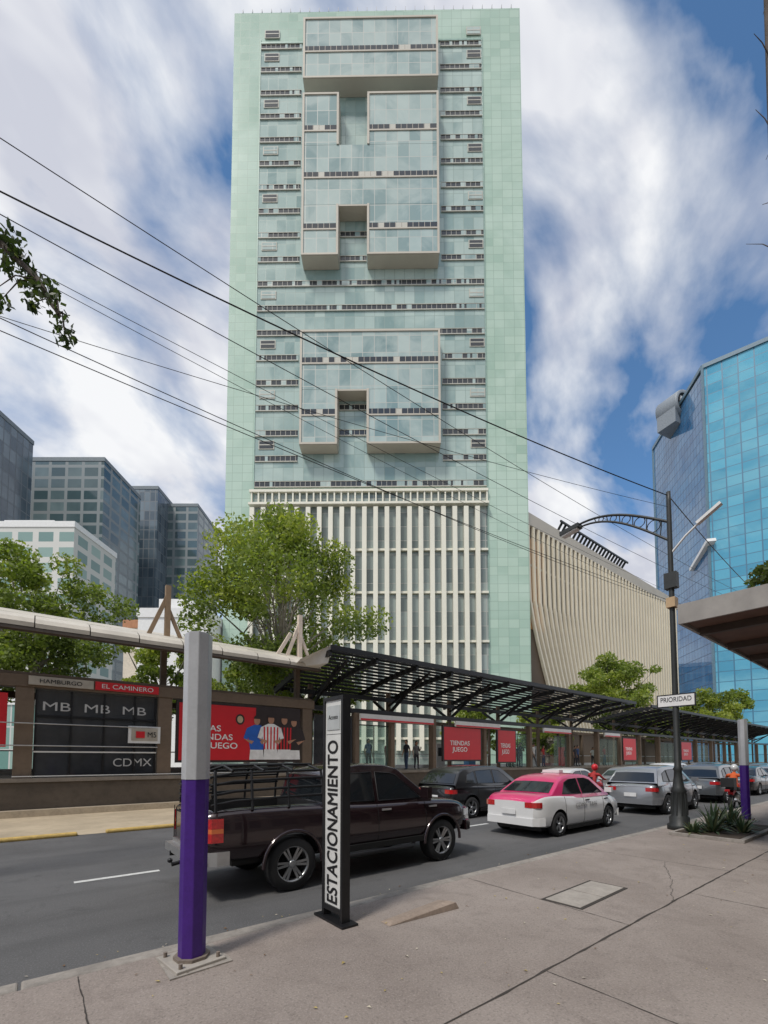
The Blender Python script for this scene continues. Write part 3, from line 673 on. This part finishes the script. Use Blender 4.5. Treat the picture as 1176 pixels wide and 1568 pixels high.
hang('overhanging_tree',cw(-8.2,5.2),[branch_pts(-8.2,5.2,7.6),branch_pts(-7,5.4,8.9),branch_pts(-5.9,5.6,9.2),branch_pts(-5.2,5.7,8.9),branch_pts(-4.7,5.7,8.4),branch_pts(-4.4,5.7,7.9)],lc,[.22,.2,.2,.2,.17,.17,.13,.14,.16,.13,.13],520,.05,31,LD)
rc=[branch_pts(8.1,9.3,5.85),branch_pts(8.3,9.4,5.95),branch_pts(8.5,9.3,5.75),branch_pts(7.95,9.3,5.65)]
hang('overhanging_tree',cw(10.5,9.3),[branch_pts(10.5,9.3,7),branch_pts(9.2,9.3,6.5),branch_pts(8.3,9.3,5.9)],rc,[.28,.25,.25,.2],420,.06,32,[LV[1],LV[2],LD[2]])
e=empty('bare_tree',(8.18,1.14,.15)); b=MB(); b.tube([(0,0,0),(.02,0,5),(-.02,.02,10),(0,0,14)],[.12,.09,.06,.035],8,0)
rs=random.Random(9)
for k in range(10):
    z=rs.uniform(8.5,13.5); a=rs.uniform(0,6.28); L=rs.uniform(.2,.45); p=Vector((0,0,z)); q=p+Vector((math.cos(a)*L,math.sin(a)*L,rs.uniform(.1,.5))); b.tube([p,(p+q)/2+Vector((0,0,.06)),q],[.01,.006,.003],4,0)
b.obj('trunk_and_twigs',[M_barkd],e)
e=empty('agave_plants',(0,0,.15)); b=MB(); rs=random.Random(5)
for (cx,cy,s) in ((12.35,3.35,.8),(13.0,3.5,1.0),(13.7,3.3,.9),(12.8,2.9,.7),(14.2,3.5,.9),(11.9,3.6,.55)):
    for k in range(46):
        a=rs.uniform(0,6.283); el=rs.uniform(.35,1.45); L=s*rs.uniform(.55,.9); w=.028
        d=Vector((math.cos(a)*math.cos(el),math.sin(a)*math.cos(el),math.sin(el))); sd=Vector((-math.sin(a),math.cos(a),0))*w
        p0=Vector((cx,cy,0))+d*.03;p1=p0+d*L*.55;p2=p0+d*L-Vector((0,0,L*.16*math.cos(el)*2))
        b.add([p0-sd,p0+sd,p1-sd*.9,p1+sd*.9,p2],[(0,1,3,2),(2,3,4)],rs.choice([0,0,1]))
b.obj('blades',[mat('agave_green',(.06,.10,.045),.5),mat('agave_tip',(.16,.18,.08),.6)],e)
e=empty('planter_kerb',(0,0,.15)); b=MB(); b.box(11.6,14.7,2.6,4.0,0,.07,0); b.box(11.7,14.6,2.7,3.9,.07,.08,1); b.obj('border',[M_kerb,mat('soil',(.07,.05,.035),.95)],e,bevel=.01)
# ================================================================== VEHICLES
M_tire=mat('tire_rubber',(.018,.018,.019),.85,bump=.1); M_rim=mat('alloy_rim',(.42,.43,.44),.3,.85)
M_cglass=mat('car_glass',(.012,.015,.018),.04,spec=.9,var=.02); M_trim=mat('black_trim',(.015,.015,.016),.55)
M_tail=mat('tail_lamp_red',(.45,.01,.012),.15,coat=1,var=.3,scale=25); M_amb=mat('amber_lamp',(.6,.13,.03),.2,coat=1); M_head=mat('head_lamp',(.4,.42,.45),.1,.5,coat=1)
M_plate=mat('number_plate',(.7,.7,.7),.5); M_seam=mat('panel_gap',(.004,.004,.004),.9)
def ring_half(w,z0,zt):
    h=zt-z0
    return [(0,z0),(.82*w,z0),(.95*w,z0+.06),(.99*w,z0+.22*h),(w,z0+.42*h),(.995*w,z0+.6*h),(.985*w,z0+.74*h),(.965*w,z0+.86*h),(.93*w,z0+.945*h),(.86*w,z0+.99*h),(.6*w,zt+.008),(0,zt+.02)]
def st_at(st,x):
    for a,c in zip(st[:-1],st[1:]):
        if a[0]<=x<=c[0]:
            t=(x-a[0])/(c[0]-a[0]); return [a[i]+(c[i]-a[i])*t for i in range(4)]
    return st[-1]
def wheel(b,x,y,r,w,sg,nsp,mi0):
    b.rev((x,y,r),[(r*.66,-w/2),(r*.93,-w/2),(r*.985,-w*.38),(r,-w*.2),(r,w*.2),(r*.985,w*.38),(r*.93,w/2),(r*.66,w/2),(r*.64,w*.3)],36,mi0)
    yo=sg*w*.42
    b.rev((x,y,r),[(r*.68,yo+sg*.01),(r*.64,yo+sg*.012),(r*.6,yo-sg*.02),(r*.58,yo-sg*.12)],36,mi0+1)
    b.rev((x,y,r),[(r*.60,yo-sg*.12),(.0,yo-sg*.12)],24,mi0+2)
    b.rev((x,y,r),[(r*.36,yo-sg*.09),(.0,yo-sg*.09)],24,mi0+3)
    for k in range(nsp):
        t=2*math.pi*k/nsp
        for dt in (-.13,.13):
            p=(x+r*.12*math.cos(t+dt*2),y+yo-sg*.03,r+r*.12*math.sin(t+dt*2)); q=(x+r*.62*math.cos(t+dt),y+yo-sg*.008,r+r*.62*math.sin(t+dt))
            b.beam(p,q,r*.07,r*.09,mi0+1)
    b.rev((x,y,r),[(r*.15,yo-sg*.04),(r*.15,yo+sg*.0),(r*.1,yo+sg*.012),(0,yo+sg*.014)],16,mi0+1)
def apply_mods(o):
    dg=bpy.context.evaluated_depsgraph_get(); dg.update(); me=bpy.data.meshes.new_from_object(o.evaluated_get(dg)); o.modifiers.clear(); o.data=me; return o
def vehicle(name,X,Y,st,cab,zb,zr,wb,wr,wins,wheels,r,tw,paint,roofpaint=None,kind='car',seams=(),nsp=5,extra=None,rz=0):
    e=empty(name,(X,Y,0),rz); L=st[-1][0]
    full=[]
    for a,c in zip(st[:-1],st[1:]):
        n=max(1,int((c[0]-a[0])/.12))
        for i in range(n): full.append([a[k]+(c[k]-a[k])*i/n for k in range(4)])
    full.append(list(st[-1]))
    for _ in range(3):
        f2=[full[0]]+[[full[i][0]]+[ (full[i-1][k]+2*full[i][k]+full[i+1][k])/4 for k in (1,2,3)] for i in range(1,len(full)-1)]+[full[-1]]; full=f2
    b=MB(); vs=[];nr=None
    for (x,w,z0,zt) in full:
        h=ring_half(w,z0,zt); rg=[(x,-y,z) for (y,z) in h]+[(x,y,z) for (y,z) in h[-2:0:-1]]; nr=len(rg); vs+=rg
    fs=[]
    for i in range(len(full)-1):
        for j in range(nr):
            a=i*nr+j;c=i*nr+(j+1)%nr; fs.append((a,a+nr,c+nr,c))
    fs.append(tuple(range(nr))); fs.append(tuple(range((len(full)-1)*nr,len(full)*nr))[::-1])
    b.add(vs,fs,0,True); body=b.obj('body_shell',[paint,M_trim]+([roofpaint] if roofpaint else []),e)
    bm=bmesh.new(); bm.from_mesh(body.data); bmesh.ops.recalc_face_normals(bm,faces=bm.faces); bm.to_mesh(body.data); bm.free()
    cut=[]; W_=max(s[1] for s in st)
    for wx in wheels:
        for sg in (-1,1):
            c=MB(); rr=r*1.17; n=28; y0=sg*(W_-.34); y1=sg*(W_+.2)
            v2=[(wx+rr*math.cos(6.2832*k/n),yy,r+.02+rr*math.sin(6.2832*k/n)) for yy in (y0,y1) for k in range(n)]
            c.add(v2,[(k,(k+1)%n,(k+1)%n+n,k+n) for k in range(n)]+[tuple(range(n)),tuple(range(n,2*n))],0); o=c.obj('cut',[M_trim]); 
            bm=bmesh.new(); bm.from_mesh(o.data); bmesh.ops.recalc_face_normals(bm,faces=bm.faces); bm.to_mesh(o.data); bm.free()
            cut.append(o)
    if kind=='truck':
        c=MB(); c.box(.1,1.72,-.76,.76,.75,2,0); cut.append(c.obj('cut',[M_trim]))
    for o in cut:
        o.parent=e
        m_=body.modifiers.new('c','BOOLEAN'); m_.object=o; m_.operation='DIFFERENCE'; m_.solver='EXACT'; m_.material_mode='TRANSFER'
    bpy.context.view_layer.update()
    apply_mods(body)
    for o in cut: bpy.data.objects.remove(o,do_unlink=True)
    me=body.data
    if roofpaint:
        if me.materials.find(roofpaint.name)<0: me.materials.append(roofpaint)
        ri=me.materials.find(roofpaint.name)
        for p in me.polygons:
            if p.normal.z>.45 and p.center.z>.8*zb and p.center.x<1.3 : p.material_index=ri
    for p in me.polygons: p.use_smooth=True
    me.set_sharp_from_angle(angle=R(38))
    def yy(z): return wb+(wr-wb)*(z-zb)/(zr-zb)
    prof=cab+[(cab[-1][0],zb-.08),(cab[0][0],zb-.08)]
    b=MB(); n=len(prof)
    ys=[-1,-.93,-.6,0,.6,.93,1]; cz_=[-.0,.012,.03,.038,.03,.012,-.0]
    vs=[]
    for (x,z) in prof:
        t=max(0,(z-zb)/(zr-zb))
        for f,c in zip(ys,cz_): vs.append((x,f*yy(z),z+c*t))
    fs=[]
    for i in range(n-1):
        for j in range(6): a=i*7+j; fs.append((a,a+1,a+8,a+7))
    b.add(vs,fs,0,True)
    b.add(vs,[tuple(i*7 for i in range(n)),tuple(i*7+6 for i in range(n))[::-1]],0,False)
    cb_=b.obj('cabin',[roofpaint or paint],e); me=cb_.data
    bm=bmesh.new(); bm.from_mesh(me); bmesh.ops.remove_doubles(bm,verts=bm.verts,dist=.0005); bmesh.ops.recalc_face_normals(bm,faces=bm.faces); bm.to_mesh(me); bm.free()
    md=cb_.modifiers.new('bv','BEVEL'); md.width=.035; md.segments=3; md.limit_method='ANGLE'; md.angle_limit=R(35)
    for p in me.polygons: p.use_smooth=True
    b=MB()
    for sg in (-1,1):
        for wpoly in wins:
            vs=[(x,sg*(yy(z)+.006),z) for (x,z) in wpoly]; k=len(vs)
            b.add(vs,[tuple(range(k))],0)
            b.tube([(v[0],v[1]+sg*.001,v[2]) for v in vs]+[(vs[0][0],vs[0][1]+sg*.001,vs[0][2])],.009,5,1,False)
    def screen(pa,pb,ins=.09,e0=.1,e1=.12):
        (xa,za),(xb,zb_)=pa,pb; d=Vector((xb-xa,0,zb_-za)); nrm=Vector((-d.z,0,d.x)).normalized()
        if nrm.z<0: nrm=-nrm
        rows=[]
        for t in (e0,1-e1):
            x=xa+(xb-xa)*t;z=za+(zb_-za)*t
            tt=max(0,(z-zb)/(zr-zb)); rows.append([(x+nrm.x*.012,f*(yy(z)-ins),z+(.03*(1-f*f))*tt+nrm.z*.012) for f in (-1,-.5,0,.5,1)])
        vs=rows[0]+rows[1]; b.add(vs,[(i,i+1,i+6,i+5) for i in range(4)],0,True)
    screen(cab[0],cab[1]); screen(cab[-1],cab[-2],.07,.06,.1)
    b.obj('windows',[M_cglass,M_trim],e)
    b=MB()
    for x in seams:
        for sg in (-1,1):
            s=st_at(st,x); h=ring_half(s[1],s[2],s[3])
            b.tube([(x,sg*(y+.0005),z) for (y,z) in h[2:9]],.0055,5,4,False)
    for i,x in enumerate(seams[1:]):
        for sg in (-1,1):
            s=st_at(st,x); y,z=ring_half(s[1],s[2],s[3])[7]; b.beam((x+.08-.0,sg*(y+.02),z-.03),(x+.27,sg*(y+.02),z-.03),.025,.03,5)
    s=st_at(st,L/2)
    for sg in (-1,1):
        b.box(wheels[0]+r*1.25,wheels[1]-r*1.25,min(sg*s[1]*.9,sg*s[1]*1.0),max(sg*s[1]*.9,sg*s[1]*1.0),s[2]-.03,s[2]+.07,4)
    w0=st_at(st,.05)[1]; z0=st[0][2]
    rear=[(-.03,-w0*.9),(-.03,w0*.9),(.12,w0+.03),(.28,st_at(st,.28)[1]+.008),(.28,-st_at(st,.28)[1]-.008),(.12,-w0-.03)]
    b.prism(rear,z0-.06,z0+.12,6 if kind!='truck' else 5)
    wf=st_at(st,L-.12)[1]
    b.prism([(L+.03,-wf*.78),(L+.03,wf*.78),(L-.12,wf+.02),(L-.3,st_at(st,L-.3)[1]+.006),(L-.3,-st_at(st,L-.3)[1]-.006),(L-.12,-wf-.02)][::-1],st[-1][2]-.07,st[-1][2]+.12,6)
    zt=st_at(st,.08)[3]
    for sg in (-1,1):
        a1=st_at(st,.06)[1]; a2=st_at(st,.2)[1]; am=st_at(st,.13)[1]
        ofs=.0 if kind=='truck' else -.012
        P=[(-.008,sg*(st[0][1]-(.22 if kind!='truck' else .06))),(-.008,sg*(st[0][1]-.02)),(.05,sg*(a1+.004+ofs)),(.13,sg*(am+.004+ofs)),(.2,sg*(a2+.002+ofs)),(.2,sg*(a2-.06)),(.08,sg*(a1-.1))]
        if sg<0: P=P[::-1]
        if kind=='truck': b.prism(P,zt-.42,zt-.30,0);b.prism(P,zt-.299,zt-.24,1); b.prism(P,zt-.239,zt-.11,0)
        else: b.prism(P,zt-.25,zt-.12,0)
        f1_=st_at(st,L-.12)[1]; f2_=st_at(st,L-.36)[1]; zf=st_at(st,L-.12)[3]
        P=[(L-.03,sg*(f1_-.25)),(L-.07,sg*(f1_-.08)),(L-.14,sg*(f1_-.01)),(L-.36,sg*(f2_-.006)),(L-.36,sg*(f2_-.1)),(L-.2,sg*(f1_-.25))]
        if sg>0: P=P[::-1]
        b.prism(P,zf-.19,zf-.07,2)
        mx=cab[-1][0]-.34; mh=.2 if kind=='truck' else .13
        b.box(mx,mx+.11,min(sg*(wb+.06),sg*(wb+.25)),max(sg*(wb+.06),sg*(wb+.25)),zb+.04,zb+.04+mh,6)
    b.box(-.045,-.031,-.2,.2,(z0+.19) if kind!='truck' else z0+.0,(z0+.32) if kind!='truck' else z0+.12,3)
    b.box(L-.01,L+.035,-.45,.45,st[-1][2]+.13,st[-1][2]+.26,4)
    if extra: extra(b)
    b.obj('trim_and_lamps',[M_tail,M_amb,M_head,M_plate,M_seam,M_chrome if kind=='truck' else M_trim,paint,M_black,M_white],e,bevel=.016)
    b=MB(); y=W_-tw/2-.01
    for wx in wheels:
        for sg in (-1,1): wheel(b,wx,sg*y,r,tw,sg,nsp,0)
    b.tube([(wheels[0],-y,r),(wheels[0],y,r)],.05,8,3); b.tube([(wheels[1],-y,r),(wheels[1],y,r)],.05,8,3)
    b.box(.4,L-.4,-W_*.7,W_*.7,st_at(st,L/2)[2]-.04,st_at(st,L/2)[2]+.05,3)
    b.obj('wheels',[M_tire,M_rim,M_dark,M_trim],e)
    return e
def paint(name,c,metal=.3): return mat(name,c,.28,metal,var=.03,coat=1,scale=2)
SED=[(0,.66,.36,.86),(.08,.77,.27,.98),(.35,.835,.24,1.04),(.9,.86,.2,1.03),(1.6,.865,.18,.98),(2.6,.865,.18,.95),(3.3,.865,.2,.94),(3.8,.845,.22,.87),(4.15,.80,.24,.78),(4.33,.70,.28,.68),(4.4,.58,.34,.58)]
SEDC=[(.62,1.02),(1.15,1.33),(1.4,1.42),(1.8,1.475),(2.3,1.48),(2.6,1.45),(2.8,1.40),(3.5,.93)]
SEDW=[[(1.12,1.03),(1.38,1.30),(1.62,1.37),(2.02,1.39),(2.02,1.0)],[(2.09,1.0),(2.09,1.39),(2.45,1.385),(2.68,1.33),(3.15,.99)]]
SUV=[(0,.70,.42,.95),(.07,.80,.34,1.05),(.3,.86,.3,1.10),(.9,.89,.25,1.10),(1.8,.895,.23,1.07),(2.8,.895,.23,1.05),(3.3,.89,.25,1.05),(3.8,.87,.27,.99),(4.15,.83,.3,.90),(4.35,.74,.33,.80),(4.42,.62,.4,.68)]
SUVC=[(.10,1.08),(.42,1.46),(.62,1.57),(1.1,1.63),(1.9,1.655),(2.4,1.63),(2.65,1.57),(3.45,1.04)]
SUVW=[[(.62,1.13),(.75,1.40),(1.12,1.50),(1.12,1.11)],[(1.19,1.11),(1.19,1.51),(2.0,1.54),(2.0,1.09)],[(2.07,1.09),(2.07,1.54),(2.42,1.51),(3.08,1.08)]]
TRK=[(0,.80,.56,1.17),(.05,.86,.52,1.22),(.4,.915,.5,1.24),(1.2,.925,.5,1.235),(1.78,.925,.48,1.22),(2.6,.92,.46,1.18),(3.6,.92,.46,1.17),(4.0,.925,.47,1.16),(4.6,.915,.5,1.13),(4.98,.88,.5,1.07),(5.18,.79,.52,.98),(5.28,.66,.57,.85)]
TRKC=[(1.80,1.16),(1.88,1.62),(2.02,1.74),(2.5,1.80),(3.0,1.79),(3.3,1.73),(4.05,1.17)]
TRKW=[[(1.98,1.22),(2.04,1.60),(2.2,1.66),(2.72,1.68),(2.72,1.2)],[(2.80,1.2),(2.80,1.68),(3.12,1.655),(3.25,1.62),(3.78,1.2)]]
def truck_extra(b):
    for sg in (-1,1):
        for k,(z,yo) in enumerate(((1.33,.84),(1.46,.82),(1.59,.79),(1.70,.75))):
            b.tube([(.06,sg*(yo-.05),z-.05),(.35,sg*yo,z),(1.0,sg*yo,z+.02),(1.75,sg*yo,z+.03)],.02,6,7)
        for x in (.1,.6,1.15,1.72):
            b.tube([(x,sg*.86,1.2),(x,sg*.82,1.5),(x+.02,sg*.74,1.74)],.022,6,7)
    for x in (.35,.8,1.25,1.7): b.tube([(x,-.76,1.73),(x,-.4,1.80),(x,.4,1.80),(x,.76,1.73)],.02,6,7)
    for y in (-.4,0,.4): b.tube([(.1,y,1.72),(.35,y,1.8),(1.75,y,1.82)],.018,6,7)
    for z in (1.35,1.5,1.65): b.tube([(.06,-.78,z),(.06,.78,z)],.018,6,7)
    for sg in (-1,1):
        b.tube([(1.75,sg*.80,.42),(1.9,sg*.93,.38),(3.5,sg*.93,.38),(3.65,sg*.80,.42)],.04,8,7)
        for wx in (1.2,4.27):
            pts=[(wx+.46*math.cos(t),sg*.925,.405+.46*math.sin(t)) for t in [math.pi*(-.02+k*1.04/14) for k in range(15)]]
            b.tube(pts,.028,6,6)
        b.box(-.13,.05,sg*.5-.02,sg*.5+.02,.45,.52,7)
    b.box(-.12,-.02,-.84,.84,.5,.62,5); b.tube([(-.22,0,.42),(-.02,0,.45)],.03,8,7); b.ell((-.24,0,.48),(.035,.035,.035),7)
    b.box(-.025,-.012,-.62,.62,1.1,1.13,4); b.box(-.03,-.02,-.12,.12,1.0,1.06,5); b.box(-.02,-.008,-.76,-.75,.66,1.18,4); b.box(-.02,-.008,.75,.76,.66,1.18,4)
    b.tube([(3.9,.75,1.15),(3.75,.78,1.9)],.006,4,7)
P_plum=mat('plum_metallic_paint',(.024,.012,.015),.22,.4,var=.05,coat=1)
vehicle('pickup_truck',1.83,6.80,TRK,TRKC,1.16,1.80,.85,.70,TRKW,(1.2,4.27),.385,.25,P_plum,kind='truck',seams=(1.77,2.76,3.85),nsp=6,extra=truck_extra)
P_tw=paint('taxi_white',(.72,.72,.72),0); P_tp=paint('taxi_pink',(.62,.02,.14),0)
def taxi_extra(b): b.box(1.9,2.1,-.25,.25,1.52,1.60,8)
vehicle('taxi_sedan',9.35,6.73,SED,SEDC,.95,1.48,.80,.60,SEDW,(.87,3.42),.30,.2,P_tw,P_tp,seams=(1.15,2.05,3.1),extra=taxi_extra)
e=bpy.data.objects['taxi_sedan']; text('door_text','CDMX  TAXI',mat('taxi_grey',(.3,.3,.3),.5),e,(2.15,-.873,.72),FACE_S,(1.1,.10))
P_sil=paint('silver_paint',(.32,.33,.35),.6); P_blk=paint('black_paint',(.012,.012,.014),.2); P_gry=paint('grey_paint',(.12,.13,.14),.5); P_wht=paint('white_car_paint',(.65,.65,.65),0)
def suv(x,y,p,n='sport_utility_vehicle'): return vehicle(n,x,y,SUV,SUVC,1.05,1.655,.83,.64,SUVW,(.85,3.5),.34,.22,p,seams=(1.16,2.04,3.2))
def sed(x,y,p): return vehicle('sedan_car',x,y,SED,SEDC,.95,1.48,.80,.60,SEDW,(.87,3.42),.31,.2,p,seams=(1.15,2.05,3.1))
suv(16.3,6.75,P_sil); suv(10.3,10.3,P_blk); sed(16.6,10.4,P_wht); suv(22.8,6.7,P_gry); sed(29,6.8,P_blk); sed(22.6,10.3,P_sil); suv(28.5,10.3,P_wht); sed(35,6.7,P_sil); suv(36,10.4,P_gry); suv(42,6.8,P_wht); sed(50,10.3,P_gry); sed(52,6.8,P_blk)
# ================================================================== PEOPLE
M_skin=mat('skin',(.36,.20,.13),.6,var=.05); M_hair=mat('hair_black',(.015,.011,.01),.7); M_shoe=mat('shoes',(.03,.03,.03),.6)
def person(name,x,y,z,rz,shirt,trous,pose='stand',seed=0,scale=1.0,helmet=None):
    rs=random.Random(seed); e=empty(name,(x,y,z),rz)
    e.scale=(scale,)*3
    V=[];Ed=[];Rd=[]
    def v(p,r,par=None):
        V.append(p);Rd.append(r)
        if par is not None: Ed.append((par,len(V)-1))
        return len(V)-1
    if pose=='sit':
        pel=v((0,0,.80),(.15,.13)); sp_=v((.06,0,.98),(.12,.14),pel); ch=v((.14,0,1.2),(.12,.165),sp_); nb=v((.19,0,1.36),(.055,.055),ch); v((.21,0,1.44),(.05,.05),nb)
        for s in (-1,1):
            hp=v((.05,s*.1,.78),(.10,.10),pel); kn=v((.42,s*.2,.72),(.065,.065),hp); an=v((.28,s*.2,.34),(.045,.045),kn); v((.42,s*.2,.30),(.035,.045),an)
            sh=v((.15,s*.19,1.3),(.06,.06),ch); el=v((.34,s*.30,1.1),(.042,.042),sh); wr_=v((.56,s*.28,1.08),(.03,.03),el); v((.62,s*.28,1.08),(.03,.02),wr_)
        hc=(.24,0,1.56)
    else:
        f=.10 if pose=='walk' else .02
        pel=v((0,0,.94),(.12,.15)); sp_=v((0,0,1.12),(.10,.13),pel); ch=v((.0,0,1.32),(.11,.165),sp_); nb=v((0,0,1.47),(.052,.052),ch); v((.01,0,1.54),(.048,.048),nb)
        hands=[]
        for s in (-1,1):
            hp=v((0,s*.09,.88),(.09,.085),pel); kn=v((s*f+.03,s*.1,.5),(.062,.06),hp); an=v((s*f*2.2-.01,s*.1,.09),(.042,.042),kn); v((s*f*2.2+.13,s*.11,.035),(.03,.042),an)
            sh=v((0,s*.185,1.40),(.058,.058),ch); el=v((-.03-s*f,s*.25,1.12),(.042,.042),sh)
            if pose=='phone' and s==1: wr_=v((.20,s*.16,1.22),(.028,.028),el); hnd=(.26,s*.14,1.26); v(hnd,(.02,.03),wr_)
            else: wr_=v((.03-s*f*2,s*.27,.88),(.028,.028),el); hnd=(.05-s*f*2,s*.27,.81); v(hnd,(.03,.016),wr_)
            hands.append((Vector(hnd),s,pose=='phone' and s==1))
        hc=(.02,0,1.61)
    me=bpy.data.meshes.new('body'); me.from_pydata(V,Ed,[]); o=bpy.data.objects.new('body',me); S.collection.objects.link(o); o.parent=e
    o.modifiers.new('skin','SKIN')
    for i,r in enumerate(Rd): me.skin_vertices[0].data[i].radius=r
    me.skin_vertices[0].data[0].use_root=True
    ss=o.modifiers.new('ss','SUBSURF'); ss.levels=1; ss.render_levels=1
    bpy.context.view_layer.update(); apply_mods(o); me=o.data; me.materials.clear()
    for m in (M_skin,shirt,trous,M_shoe,M_hair,helmet or M_hair): me.materials.append(m)
    for p in me.polygons:
        c=p.center; p.use_smooth=True
        if pose=='sit':
            k=2 if (c.z<.86 ) else 1
            if c.z<.36: k=3
            if c.x>.5 and c.z>.95: k=0
            if c.z>1.40: k=0
        else:
            k=1
            if c.z<.97 and abs(c.y)<.2: k=2
            if c.z<.09: k=3
            if abs(c.y)>.2 and c.z<1.2 and c.z>.5: k=0
            if c.z>1.47: k=0
            if pose=='phone' and c.x>.08 and c.y>.1 and c.z>1.05: k=0
        p.material_index=k
    b=MB()
    if helmet: b.ell(hc,(.145,.125,.145),5,16,10); b.box(hc[0]+.07,hc[0]+.15,-.08,.08,hc[2]-.04,hc[2]+.05,4)
    else:
        b.ell(hc,(.098,.078,.125),0,16,12); b.ell((hc[0]-.018,0,hc[2]+.03),(.098,.086,.118),4,14,10)
        b.ell((hc[0]+.1,0,hc[2]-.01),(.018,.012,.022),0,8,6)
        for s in (-1,1): b.ell((hc[0]+.086,s*.03,hc[2]+.005),(.009,.012,.007),4,8,6); b.ell((hc[0]-.0,s*.08,hc[2]-.01),(.018,.01,.028),0,8,6)
        b.ell((hc[0]+.088,0,hc[2]-.055),(.008,.024,.006),2,8,6)
        if rs.random()<.5: b.ell((hc[0]-.07,0,hc[2]-.08),(.05,.075,.14),4,12,8)
    if pose!='sit':
        for h,s,ph in hands:
            for k in range(4):
                d=Vector((.012,0,-.075+abs(k-1.3)*.008)) if not ph else Vector((.05,0,.04)); st_=h+Vector(((k-1.5)*.016,0,-.01)) if not ph else h+Vector((0,(k-1.5)*.016,.01))
                b.tube([st_,st_+d*.55,st_+d+Vector((0,-s*.01,0))],[.009,.008,.006],5,0)
            b.tube([h+Vector((.02,0,.02)),h+Vector((.045,0,-.02))],[.01,.008],5,0)
            if ph: b.box(h.x+.03,h.x+.04,h.y-.035,h.y+.035,h.z+.0,h.z+.14,3)
    b.obj('head_and_hands',[M_skin,shirt,trous,M_shoe,M_hair,helmet or M_hair],e)
    return e
cl=lambda n,c: mat(n,c,.8,var=.1,scale=8)
C1,C2,C3,C4,C5,C6=cl('cloth_dark',(.03,.03,.04)),cl('cloth_blue',(.04,.08,.2)),cl('cloth_red',(.4,.03,.03)),cl('cloth_white',(.6,.6,.58)),cl('cloth_jeans',(.05,.08,.14)),cl('cloth_grey',(.15,.15,.15))
ppl=[(17.6,19.9,R(180),C1,C5,'stand'),(18.5,20.0,R(-100),C6,C1,'phone'),(16.7,20.4,R(-60),C4,C5,'walk'),(15.0,20.2,R(-90),C2,C1,'stand'),(28.0,19.9,R(-90),C1,C1,'stand'),(29.0,19.8,R(200),C1,C5,'phone'),(31.0,20.0,R(-90),C4,C6,'walk'),(28.5,20.6,R(-80),C1,C5,'stand'),(32.4,20.0,R(-80),C3,C5,'stand'),(36.4,20.0,R(-90),C6,C1,'stand'),(37.4,20.0,R(-90),C1,C1,'stand'),(40.6,20.0,R(-120),C4,C1,'phone'),(42.8,20.0,R(-90),C3,C5,'stand'),(12.1,20.0,R(-90),C3,C1,'walk'),(50.5,20.0,R(-90),C1,C5,'stand'),(17.2,21.2,R(-80),C3,C1,'stand'),(30.2,20.8,R(-120),C2,C5,'stand'),(38.6,20.4,R(-90),C2,C1,'stand')]
for i,(x,y,rz,s_,t_,po) in enumerate(ppl): person('standing_person' if po!='walk' else 'walking_person',x,y,1.25,rz,s_,t_,po,i,random.uniform(.99,1.08))
person('walking_person',17.6,2.6,.15,R(180),cl('cloth_orange',(.6,.12,.03)),C1,'walk',44)
def moto(x,y):
    e=empty('motorcycle',(x,y,0)); b=MB()
    for wx in (0,1.3):
        b.rev((wx,0,.3),[(.2,-.05),(.28,-.06),(.3,0),(.28,.06),(.2,.05)],24,0); b.rev((wx,0,.3),[(.2,-.02),(.0,-.02)],20,1)
    b.tube([(1.3,0,.3),(1.12,0,.85),(1.05,0,1.05)],.035,8,1); b.tube([(1.02,-.34,1.1),(1.05,0,1.05),(1.02,.34,1.1)],.018,6,2)
    b.ell((.75,0,.82),(.3,.15,.16),3); b.beam((-.2,0,.8),(.6,0,.76),.26,.12,2); b.ell((.55,0,.45),(.28,.16,.2),1); b.beam((0,0,.3),(.5,0,.4),.1,.08,1)
    b.beam((-.1,0,.6),(.3,0,.75),.16,.12,3); b.box(-.5,-.1,-.2,.2,.86,1.2,2); b.box(-.52,-.5,-.08,.08,.7,.78,4); b.tube([(.4,-.14,.3),(-.25,-.17,.42)],.04,8,1)
    b.obj('frame',[M_tire,M_chrome,M_trim,M_red,M_tail],e,bevel=.01)
moto(17.3,8.7); person('motorcycle_rider',17.55,8.7,0,0,C3,C1,'sit',60,1.0,M_red)
moto(20.6,4.95); person('motorcycle_rider',20.85,4.95,0,0,cl('cloth_orange2',(.6,.1,.02)),C1,'sit',61,1.0,mat('helmet_white',(.6,.6,.6),.3,coat=1))
bpy.context.view_layer.update()
